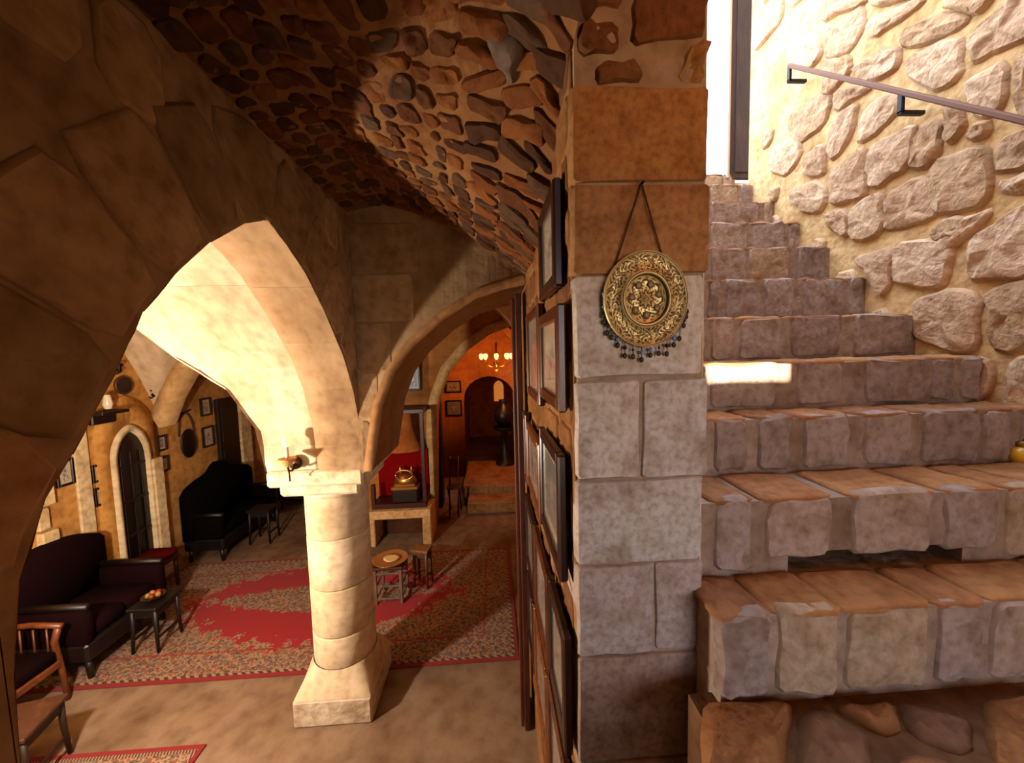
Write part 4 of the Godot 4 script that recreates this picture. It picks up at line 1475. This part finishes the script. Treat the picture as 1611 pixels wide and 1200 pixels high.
	lathe([[0.0, 0.0], [0.15, 0.0], [0.185, 0.02], [0.19, 0.026], [0.18, 0.024], [0.145, 0.01], [0.0, 0.008]], v(0, 0, 0), 28)
	var tr := put("round_tray", plain(Color(0.72, 0.5, 0.26), 0.35, 0.5))
	tr.position = v(-1.17, 0.428, 4.12)
	tag(tr, "round copper tray lying on the low lattice table", "tray")
	mb()
	lathe([[0.0, 0.0], [0.05, 0.0], [0.085, 0.012], [0.09, 0.016], [0.05, 0.01], [0.0, 0.008]], v(0, 0, 0), 24)
	var pl := put("pale_plate", plain(Color(0.82, 0.7, 0.5), 0.4))
	pl.position = v(-1.16, 0.437, 4.13)
	tag(pl, "pale round plate lying in the copper tray", "plate")

var prints := []
var glass := StandardMaterial3D.new()
func make_prints():
	glass.transparency = BaseMaterial3D.TRANSPARENCY_ALPHA
	glass.albedo_color = Color(1, 1, 1, 0.06)
	glass.roughness = 0.05
	for k in 4:
		var n := FastNoiseLite.new()
		n.seed = 90 + k
		n.frequency = 0.06
		var im := Image.create(48, 60, false, Image.FORMAT_RGB8)
		var bg: Color = [Color(0.62, 0.54, 0.4), Color(0.3, 0.26, 0.2), Color(0.7, 0.66, 0.58), Color(0.42, 0.48, 0.55)][k]
		var fg: Color = [Color(0.2, 0.14, 0.1), Color(0.6, 0.5, 0.36), Color(0.25, 0.2, 0.18), Color(0.86, 0.86, 0.84)][k]
		for y in 60:
			for x in 48:
				var f := n.get_noise_2d(x, y) + (0.35 - Vector2(x - 24, (y - 36) * 0.8).length() / 40.0)
				im.set_pixel(x, y, bg.lerp(fg, clampf(f * 3.0, 0.0, 1.0)))
		var m := StandardMaterial3D.new()
		m.albedo_texture = ImageTexture.create_from_image(im)
		m.roughness = 0.35
		prints.append(m)

func picture(at: Vector3, turn: float, w: float, h: float, bar: float, c: Color, mat_c: Color, mat_w: float, kind: int, label: String, group: String, tilt := 0.0):
	var t := thing("framed_picture", at, label, "picture", group, turn)
	t.rotation.x = tilt
	mb(false)
	var q := 0.028
	for s in [-1, 1]:
		cbox(Vector3(s * (w - bar) * 0.5, 0, q * 0.5 + 0.002), Vector3(bar, h, q), 0.006)
		cbox(Vector3(0, s * (h - bar) * 0.5, q * 0.5 + 0.002), Vector3(w - bar * 1.9, bar, q), 0.006)
	put("frame", plain(c, 0.3, 0.0, "wood", 4.0), t)
	mb(false)
	cbox(Vector3(0, 0, 0.008), Vector3(w - bar, h - bar, 0.01), 0.0)
	put("mount", plain(mat_c, 0.8), t)
	mb(false)
	var a := w * 0.5 - bar - mat_w
	var b := h * 0.5 - bar - mat_w
	var ps := [Vector3(-a, -b, 0.0145), Vector3(a, -b, 0.0145), Vector3(a, b, 0.0145), Vector3(-a, b, 0.0145)]
	var uv := [Vector2(0, 1), Vector2(1, 1), Vector2(1, 0), Vector2(0, 0)]
	for k in [0, 2, 1, 0, 3, 2]:
		st.set_uv(uv[k])
		st.add_vertex(ps[k])
	put("print", prints[kind], t)
	mb(false)
	cbox(Vector3(0, 0, 0.019), Vector3(w - bar * 1.9, h - bar * 1.9, 0.002), 0.0)
	put("glass_pane", glass, t)

func build_pictures():
	make_prints()
	var br := Color(0.2, 0.09, 0.045)
	var md := Color(0.36, 0.17, 0.07)
	var gd := Color(0.5, 0.27, 0.1)
	# on the picture wall: [near depth, far depth, low, high, colour, kind, label]
	var wall := [
		[1.15, 1.51, 2.875, 3.19, br, 2, "tall dark framed picture, topmost on the picture wall"],
		[1.12, 1.555, 2.495, 2.82, md, 2, "brown framed picture just below the topmost one"],
		[1.585, 2.12, 2.45, 2.88, md, 0, "brown framed picture deeper along the wall beside the upper pair"],
		[1.14, 1.62, 1.95, 2.36, br, 1, "large dark framed picture at the height of the tray pendants and below"],
		[1.66, 2.25, 1.9, 2.27, gd, 0, "light brown framed picture in the middle row beyond the large one"],
		[2.29, 2.46, 1.85, 2.3, md, 1, "slim framed picture at the far end of the middle row"],
		[1.1, 1.44, 1.4, 1.8, br, 1, "dark framed picture nearest the pier in the lower row"],
		[1.48, 1.95, 1.33, 1.77, md, 2, "brown framed picture second in the lower row"],
		[1.99, 2.46, 1.3, 1.75, br, 0, "dark framed picture third in the lower row"],
		[1.13, 1.52, 0.85, 1.32, md, 0, "brown framed picture below the lower row by the pier"],
		[1.56, 2.05, 0.8, 1.26, gd, 1, "light brown framed picture low on the wall"],
		[2.1, 2.46, 0.78, 1.22, br, 2, "dark framed picture low at the far end of the wall"]]
	for p in wall:
		picture(v(0.226, (p[2] + p[3]) * 0.5, (p[0] + p[1]) * 0.5), -PI / 2, p[1] - p[0], p[3] - p[2], 0.045, p[4], Color(0.7, 0.6, 0.42), 0.035, p[5], p[6], "pictures on the picture wall")
	var g := "pictures on the ochre hall wall"
	var hall := [
		[3.88, 1.62, 0.16, 0.26, 2, "pale framed picture left of the pale pilaster"],
		[4.21, 1.52, 0.18, 0.19, 0, "sepia framed picture left of the narrow door, upper"],
		[4.21, 1.27, 0.18, 0.2, 1, "dark framed picture left of the narrow door, lower"],
		[4.985, 1.65, 0.14, 0.2, 1, "dark framed picture right of the narrow door, upper"],
		[4.985, 1.38, 0.14, 0.2, 2, "framed picture right of the narrow door, lower"],
		[5.77, 2.0, 0.2, 0.26, 0, "sepia framed picture beside the cupboard door, upper"],
		[5.77, 1.56, 0.22, 0.3, 2, "pale mounted picture beside the cupboard door, lower"],
		[6.85, 1.62, 0.22, 0.26, 0, "framed picture beyond the cupboard door"]]
	for p in hall:
		picture(v(-4.197, p[1], p[0]), PI / 2, p[2], p[3], 0.025, Color(0.1, 0.05, 0.03), Color(0.75, 0.65, 0.48), 0.02, p[4], p[5], g)
	picture(v(-1.22, 2.4, 5.70), 0.0, 0.34, 0.5, 0.03, Color(0.05, 0.04, 0.05), Color(0.8, 0.82, 0.86), 0.02, 3, "black framed bluish picture high above the display cabinet", "", 0.12)
	picture(v(-0.82, 1.98, 8.19), 0.0, 0.34, 0.26, 0.03, Color(0.1, 0.05, 0.03), Color(0.5, 0.4, 0.3), 0.03, 0, "small dark framed picture beside the far archway, upper", "pictures in the far room")
	picture(v(-0.82, 1.52, 8.19), 0.0, 0.34, 0.34, 0.03, Color(0.1, 0.05, 0.03), Color(0.4, 0.3, 0.22), 0.03, 1, "small dark framed picture beside the far archway, lower", "pictures in the far room")

func build_tray():
	var size := 512
	var im := Image.create(size, size, false, Image.FORMAT_RGB8)
	var hm := Image.create(size, size, false, Image.FORMAT_RGB8)
	var n := FastNoiseLite.new()
	n.seed = 77
	n.frequency = 0.02
	var brass := Color(0.8, 0.72, 0.5)
	var deep := Color(0.22, 0.16, 0.07)
	for y in size:
		for x in size:
			var p := Vector2(x - size / 2, y - size / 2) / (size / 2.0)
			var r := p.length()
			var a := p.angle()
			var cut := 0.0
			if r > 0.6 and r < 0.93:
				var s := sin(a * 30.0 + 2.6 * sin(r * 30.0 + a * 7.0)) * cos(r * 34.0 + 2.2 * sin(a * 13.0))
				cut = smoothstep(0.05, 0.3, s) * 0.8 + smoothstep(0.05, 0.35, n.get_noise_2d(x * 4.0, y * 4.0)) * 0.5
			elif r < 0.46:
				var petal := absf(cos(a * 4.0))
				var ring := 0.3 + 0.1 * petal
				cut = 1.0 - smoothstep(0.0, 0.03, absf(r - ring))
				cut = maxf(cut, 1.0 - smoothstep(0.0, 0.025, absf(r - 0.16 - 0.03 * cos(a * 8.0))))
				cut = maxf(cut, smoothstep(0.1, 0.5, sin(a * 16.0 + r * 30.0) * sin(r * 60.0)) * 0.6)
				cut = maxf(cut, 0.7 if r < 0.05 else 0.0)
			if absf(r - 0.5) < 0.012 or absf(r - 0.56) < 0.01 or absf(r - 0.955) < 0.01:
				cut = 1.0
			im.set_pixel(x, y, brass.lerp(deep, clampf(cut, 0.0, 1.0) * 0.85))
			hm.set_pixel(x, y, grey(1.0 - clampf(cut, 0.0, 1.0)))
	var m := StandardMaterial3D.new()
	m.albedo_texture = ImageTexture.create_from_image(im)
	m.heightmap_enabled = true
	m.heightmap_texture = ImageTexture.create_from_image(hm)
	m.heightmap_scale = 0.25
	m.metallic = 0.55
	m.roughness = 0.42
	var t := thing("brass_tray", v(0.44, 2.82, 1.074), "engraved brass wall tray with beaded pendants hanging on the pier", "tray")
	mb()
	var prof := [[1.0, 0.0], [1.005, 0.012], [0.97, 0.017], [0.95, 0.012], [0.6, 0.012], [0.57, 0.02], [0.53, 0.02], [0.5, 0.008], [0.3, 0.007], [0.12, 0.009], [0.06, 0.016], [0.0, 0.018]]
	var seg := 64
	for i in prof.size() - 1:
		for k in seg:
			var c := []
			for q in [[i, k], [i, k + 1], [i + 1, k + 1], [i + 1, k]]:
				var a: float = TAU * q[1] / seg
				var r: float = prof[q[0]][0]
				c.append([Vector3(cos(a) * r * 0.121, sin(a) * r * 0.134, prof[q[0]][1]), Vector2(0.5 + cos(a) * r * 0.495, 0.5 - sin(a) * r * 0.495)])
			for q in [0, 2, 1, 0, 3, 2]:
				st.set_uv(c[q][1])
				st.add_vertex(c[q][0])
	put("disc", m, t)
	for k in 7:
		var a := TAU * k / 7.0 + 0.3
		mb()
		ball(Vector3(cos(a) * 0.04, sin(a) * 0.044, 0.008), Vector3(0.011, 0.011, 0.004), 10)
		put("boss", plain(Color(0.42, 0.36, 0.22), 0.5, 0.5), t)
	# cord to a nail
	var nail := Vector3(-0.009, 0.317, 0.002)
	for e in [Vector3(-0.086, 0.09, 0.002), Vector3(0.05, 0.12, 0.002)]:
		mb()
		tube([nail, nail.lerp(e, 0.5), e], 0.0022, 6)
		put("cord", plain(Color(0.25, 0.13, 0.06), 0.8), t)
	mb()
	tube([nail + Vector3(0, 0, -0.01), nail + Vector3(0, 0, 0.012)], 0.004, 6)
	put("nail", plain(Color(0.15, 0.12, 0.1), 0.4, 0.8), t)
	var blue := plain(Color(0.35, 0.5, 0.7), 0.2)
	var coin := plain(Color(0.13, 0.09, 0.07), 0.45, 0.5)
	for k in 17:
		var a := deg_to_rad(lerpf(-192.0, 2.0, k / 16.0))
		var root := Vector3(cos(a) * 0.121, sin(a) * 0.134, 0.006)
		var drop: float = [0.022, 0.036, 0.028, 0.032, 0.02][k % 5]
		mb()
		tube([root, root + Vector3(0, -drop, 0)], 0.0012, 5)
		var p := put("pendant", coin, t)
		mb()
		ball(root + Vector3(0, -drop * 0.5, 0), Vector3.ONE * (0.0065 if k % 3 != 1 else 0.004), 8)
		put("bead", blue if k % 4 < 2 else coin, p)
		mb()
		ball(root + Vector3(0, -drop - 0.005, 0), Vector3(0.0065, 0.0085, 0.003), 10)
		put("coin", coin, p)

func sconce(at: Vector3, turn: float, label: String, lit: float, c: Color):
	var t := thing("wall_sconce", at, label, "sconce", "sconces of the arch", turn)
	var iron := plain(Color(0.3, 0.2, 0.1), 0.4, 0.7)
	mb()
	lathe([[0.0, 0.0], [0.045, 0.0], [0.045, 0.012], [0.0, 0.02]], Vector3.ZERO, 14, 1.0, 1.0, Basis(Vector3.RIGHT, PI / 2))
	put("back_plate", iron, t)
	mb()
	tube([Vector3(0, 0, 0.01), Vector3(0, -0.04, 0.05), Vector3(0, -0.03, 0.09), Vector3(0, 0.0, 0.1)], 0.008, 7)
	put("arm", iron, t)
	mb()
	tube([Vector3(0, -0.03, 0.09), Vector3(0.0, -0.1, 0.085)], 0.005, 6)
	put("pull_cord", iron, t)
	mb()
	var petals := []
	lathe([[0.012, 0.0], [0.03, 0.02], [0.045, 0.04], [0.055, 0.055], [0.05, 0.056], [0.038, 0.04], [0.02, 0.022]], Vector3(0, 0, 0.1), 14)
	put("shade", plain(Color(0.75, 0.55, 0.3), 0.5), t)
	mb()
	tube([Vector3(0, 0.02, 0.1), Vector3(0, 0.13, 0.1)], 0.012, 8)
	put("candle_stem", plain(Color(0.85, 0.8, 0.68), 0.6), t)
	mb()
	ball(Vector3(0, 0.16, 0.1), Vector3(0.026, 0.035, 0.026), 12)
	put("bulb", glow(c, max(lit, 0.2)), t)
	return t

func build_lights():
	# sconce on the far side of the arch
	sconce(v(-1.31, 1.99, 2.555), 0.0, "small brass sconce on the bright soffit above the column", 1.5, Color(1.0, 0.8, 0.55))
	# floor lamp in the seating bay behind the arcade wall
	var t := thing("floor_lamp", v(-2.35, 0.012, 1.55), "brass floor lamp with a bare glass globe in the seating bay", "lamp")
	mb()
	lathe([[0.0, 0.0], [0.14, 0.0], [0.14, 0.015], [0.03, 0.04], [0.0, 0.04]], Vector3.ZERO, 18)
	put("base", plain(Color(0.5, 0.36, 0.16), 0.35, 0.8), t)
	mb()
	tube([Vector3(0, 0.03, 0), Vector3(0, 0.9, 0), Vector3(0, 1.72, 0)], 0.012, 8)
	put("pole", plain(Color(0.5, 0.36, 0.16), 0.35, 0.8), t)
	mb()
	ball(Vector3(0, 1.79, 0), Vector3.ONE * 0.07, 14)
	put("bulb", glow(KEY_C, 6.0), t)
	lamp(Vector3(0, 1.79, 0), KEY_C, KEY, 0.06, t)
	# unseen hanging lamp, added to light the ochre hall wall
	t = thing("added_hall_lamp", v(-2.85, 2.2, 2.1), "unseen glass lamp on a chain, added to light the hall wall", "lamp")
	mb()
	tube([Vector3(0, 0.12, 0), Vector3(0, 0.6, 0), Vector3(0, 1.1, 0)], 0.006, 6)
	put("chain", plain(Color(0.2, 0.14, 0.08), 0.4, 0.7), t)
	mb()
	lathe([[0.02, -0.1], [0.08, -0.06], [0.1, 0.0], [0.08, 0.07], [0.03, 0.12]], Vector3.ZERO, 16)
	put("bulb", glow(HALL_LIGHT_C, 3.0), t)
	lamp(Vector3.ZERO, HALL_LIGHT_C, HALL_LIGHT, 0.1, t)
	# chandelier of the far room
	t = thing("chandelier", v(0.1, 2.56, 7.1), "brass chandelier with lit candle bulbs in the far room", "chandelier")
	var brass := plain(Color(0.7, 0.45, 0.18), 0.3, 0.8)
	mb()
	lathe([[0.0, -0.22], [0.05, -0.19], [0.03, -0.12], [0.06, -0.06], [0.02, 0.0], [0.02, 0.3], [0.0, 0.3]], Vector3.ZERO, 12)
	put("stem", brass, t)
	mb()
	tube([Vector3(0, 0.28, 0), Vector3(0, 0.5, 0), Vector3(0, 0.8, 0)], 0.008, 6)
	put("chain", brass, t)
	for k in 8:
		var a := TAU * k / 8.0
		var e := Vector3(cos(a) * 0.28, 0.0, sin(a) * 0.28)
		mb()
		tube([Vector3(0, -0.1, 0), e * 0.5 + Vector3(0, -0.13, 0), e * 0.9 + Vector3(0, -0.08, 0), e], 0.009, 6)
		put("arm", brass, t)
		mb()
		lathe([[0.015, 0.0], [0.03, 0.02], [0.04, 0.07], [0.03, 0.1], [0.0, 0.11]], e, 10)
		put("bulb", glow(Color(1.0, 0.75, 0.4), 4.0), t)
	lamp(Vector3(0, -0.32, 0), Color(1.0, 0.6, 0.3), FAR_LIGHT, 0.15, t)
	# unseen lantern behind the camera, added to warm the top of the pier
	t = thing("added_landing_lamp", v(0.95, 4.1, 0.1), "unseen warm lantern added above the landing to light the pier top", "lantern")
	mb()
	tube([Vector3(0, 0.1, 0), Vector3(0, 0.4, 0), Vector3(0, 0.7, 0)], 0.006, 6)
	put("chain", plain(Color(0.2, 0.14, 0.08), 0.4, 0.7), t)
	mb()
	lathe([[0.02, -0.1], [0.08, -0.06], [0.1, 0.0], [0.08, 0.07], [0.03, 0.12]], Vector3.ZERO, 16)
	put("bulb", glow(Color(1.0, 0.6, 0.28), 3.0), t)
	lamp(Vector3.ZERO, Color(1.0, 0.55, 0.22), LANDING_LIGHT, 0.1, t)
